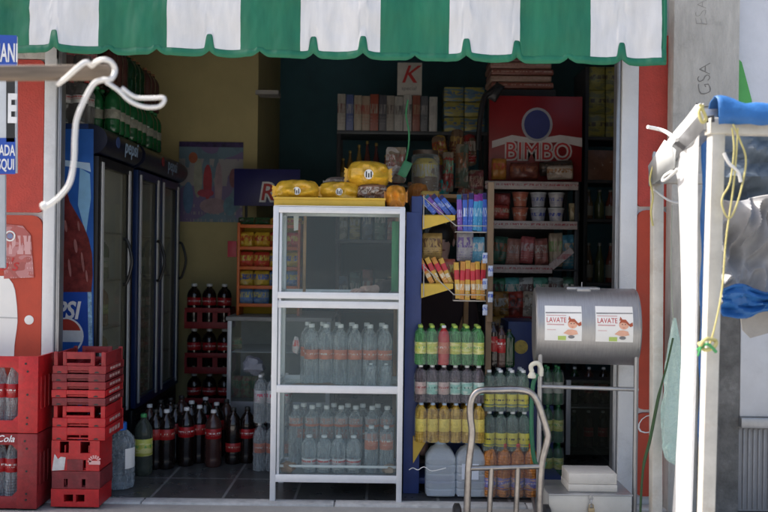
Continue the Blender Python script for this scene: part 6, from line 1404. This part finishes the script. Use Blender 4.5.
# palm of the visible hand, part of the same body surface
kn = wr + Vector((-.055, -.055, -.006))
body[1] += [(wr + Vector((-.02, -.02, .0)), (.034, .022)), (kn + Vector((.015, .015, .004)), (.042, .022))]
per = skin('person', body, m_skin, None, 2, org); tag(per, 'person in dark jacket behind the candy stand, hand resting on the cabinet shelf', 'person')
dirn = Vector((-.75, -.66, 0)); sd = Vector((.66, -.75, 0))
for k in range(4):
    b0 = kn + sd * (-.028 + .0185 * k) + Vector((.012, .012, .004)); ln = [.028, .034, .032, .024][k]
    skin('finger', [[(b0, .0105), (b0 + dirn * ln, .010), (b0 + dirn * (ln * 1.7) + Vector((0, 0, -.01)), .0092), (b0 + dirn * (ln * 2.0) + Vector((0, 0, -.024)), .008)]], m_skin, per, 2, org)
tb = wr + sd * .026 + dirn * .012; skin('thumb', [[(tb, .012), (tb + dirn * .03 + sd * .02, .0105), (tb + dirn * .058 + sd * .022 + Vector((0, 0, -.006)), .0085)]], m_skin, per, 2, org)
skin('jacket', [[(pv + Vector((0, 0, .02)), (.17, .13)), (ws, (.16, .125)), (ch_, (.172, .13)), (Vector((PX, PY + .025, hd.z - .24)), (.1, .09))],
                [(ch_, (.172, .13)), (sh, .072), ((sh + el) / 2 + Vector((-.01, -.01, -.02)), .062), (el, .054), ((el + wr) / 2, .046), (wr + Vector((.045, .03, .004)), .038)],
                [(ch_, (.172, .13)), (sh2, .072), (sh2 + Vector((.05, .03, -.26)), .058), (sh2 + Vector((.06, .0, -.46)), .046)]], m_jacket, per, 2, org)
skin('trousers', [[(pv, (.165, .125)), (pv + Vector((-.09, 0, -.08)), .1), (Vector((PX - .1, PY + .02, .42)), .074), (Vector((PX - .1, PY + .05, .1)), .055)], [(pv, (.165, .125)), (pv + Vector((.09, 0, -.08)), .1), (Vector((PX + .1, PY + .02, .42)), .074), (Vector((PX + .1, PY + .05, .1)), .055)]], m_trouser, per, 2, org)
g = MB(); g.ball(hd + Vector((0, .03, .045)) - org, .098, .92, 1.05, .95, n=20); g.ball(hd + Vector((0, .09, -.05)) - org, .07, .95, .7, 1.3, n=16); o = g.build('hair', m_hair, per)
for s in (-1, 1):
    g = MB(); g.ball(hd + Vector((s * .03, -.082, .012)) - org, .011, 1.2, .7, .7, n=10); g.build('eye', m_black, per)
    g = MB(); g.ball(hd + Vector((s * .085, .01, .005)) - org, .024, .4, .8, 1.2, n=10); g.build('ear', m_skin, per)
g = MB(); g.ball(hd + Vector((0, -.092, -.015)) - org, .016, .8, .9, 1.5, n=10); g.build('nose', m_skin, per)
g = MB(); g.ball(hd + Vector((0, -.082, -.05)) - org, .02, 1.2, .4, .35, n=10); g.build('mouth', mat('lips', (.3, .1, .08), .5), per)

# groceries on the lower boards of the back shelf, seen through the display cabinet and over its top
for ri, (yb_, hh) in enumerate(((240, 34), (310, 40))):
    z = Z(yb_, YL, 400) + .001
    for k in range(11):
        px = 342 + 12.6 * k; c = [(.3, .28, .22), (.1, .16, .24), (.32, .1, .07), (.36, .3, .1), (.12, .22, .18)][(k * 3 + ri) % 5]
        g = MB(); w = L(10.5, YL); h = L(hh * (.75 + .25 * ((k * 5 + ri) % 4) / 3), YL); x = X(px, YL, yb_); g.box(x - w / 2, x + w / 2, YL + .01, YL + .16, z, z + h, .004)
        o = g.build('grocery_box', printed('grocery box print', c, (.5, .48, .44), scale=4, lo=.2, hi=.85, ink2=tuple(v * .5 for v in c)), org=(x, YL + .08, z))
        tag(o, f'{["pale", "slate blue", "red", "mustard", "sea green"][(k * 3 + ri) % 5]} grocery box, {["first", "second", "third", "fourth", "fifth", "sixth", "seventh", "eighth", "ninth", "tenth", "last"][k]} on the {["upper", "lower"][ri]} board seen behind the cabinet', 'box', 'grocery boxes behind the display cabinet')
for k, (px, py, w, h, Y, c1, c2, lb) in enumerate([(440, 150, 16, 30, 1.5, (.4, .26, .05), (.3, .06, .03), 'golden crisp bag hanging beside the sweets jar'), (456, 146, 15, 34, 1.6, (.2, .08, .05), (.45, .3, .1), 'brown and gold bag hanging between jar and bread sign'), (470, 150, 14, 32, 1.7, (.36, .04, .04), (.5, .45, .4), 'scarlet bag hanging next to the black duster'), (466, 196, 20, 24, 1.2, (.34, .3, .26), (.3, .08, .06), 'pale bag heaped behind the upright blue candy bars'), (380, 176, 20, 22, .75, (.45, .33, .14), (.2, .1, .05), 'golden brown sweet bag behind the propped yellow packet'), (443, 190, 14, 22, .9, (.05, .3, .28), (.4, .1, .08), 'teal and red sweet bag behind the leaning blue bars')]):
    g = MB(); q = P(px, py, Y); g.pillow(L(w, Y), L(h, Y), .08, k + 31, 14, lumps=.5, oval=.12); o = g.build('sweet_bag', printed('hanging bag print', c1, c2, scale=5, lo=.05, hi=.95, ink2=(.18, .12, .08), rough=.18), loc=q); o.rotation_euler.y = R((-9, 6, -4, 12, -10, 8)[k]); tag(o, lb, 'sweet bag')
# ------------------------------------------------------------------ camera, light, view
for o in list(bpy.data.objects):
    if '_w' in o: del o['_w']
cam = bpy.data.cameras.new('camera'); co = bpy.data.objects.new('camera', cam); COL.objects.link(co)
cam.sensor_width = 36; cam.lens = 36 * F / 768; cam.clip_start = .05; cam.clip_end = 500
rt = Vector((math.cos(TH), 0, math.sin(TH))); up = Vector((-math.sin(TH), 0, math.cos(TH))); bk = Vector((0, -1, 0))
co.matrix_world = Matrix(((rt.x, up.x, bk.x, 0), (rt.y, up.y, bk.y, -D0), (rt.z, up.z, bk.z, ZC), (0, 0, 0, 1)))
cam.dof.use_dof = True; cam.dof.focus_distance = 4.55; cam.dof.aperture_fstop = 2.4
SC.camera = co
SUN = Vector((-.6, .22, .77)).normalized()
w = bpy.data.worlds.new('World'); SC.world = w; w.use_nodes = True
nt = w.node_tree; bg = nt.nodes['Background']; sk = nt.nodes.new('ShaderNodeTexSky'); sk.sky_type = 'NISHITA'; sk.sun_disc = False
sk.sun_elevation = math.asin(SUN.z); sk.sun_rotation = math.atan2(SUN.x, SUN.y); sk.dust_density = 6.0; sk.air_density = 1.0; sk.ozone_density = .6
nt.links.new(sk.outputs[0], bg.inputs[0]); bg.inputs[1].default_value = .15
sl = bpy.data.lights.new('sun', 'SUN'); sl.energy = 4.0; sl.angle = R(.53); sl.color = (1, .95, .88)
so = bpy.data.objects.new('sun', sl); COL.objects.link(so); so.rotation_euler = SUN.to_track_quat('Z', 'Y').to_euler(); so.location = (-4, 2, 6)
SC.view_settings.view_transform = 'Standard'; SC.view_settings.look = 'None'; SC.view_settings.gamma = 1; SC.view_settings.use_curve_mapping = False
SC.view_settings.exposure = 1.0
SC.render.engine = 'CYCLES'; SC.cycles.max_bounces = 8; SC.cycles.transparent_max_bounces = 24; SC.cycles.use_denoising = True
SC.cycles.caustics_reflective = False; SC.cycles.caustics_refractive = False
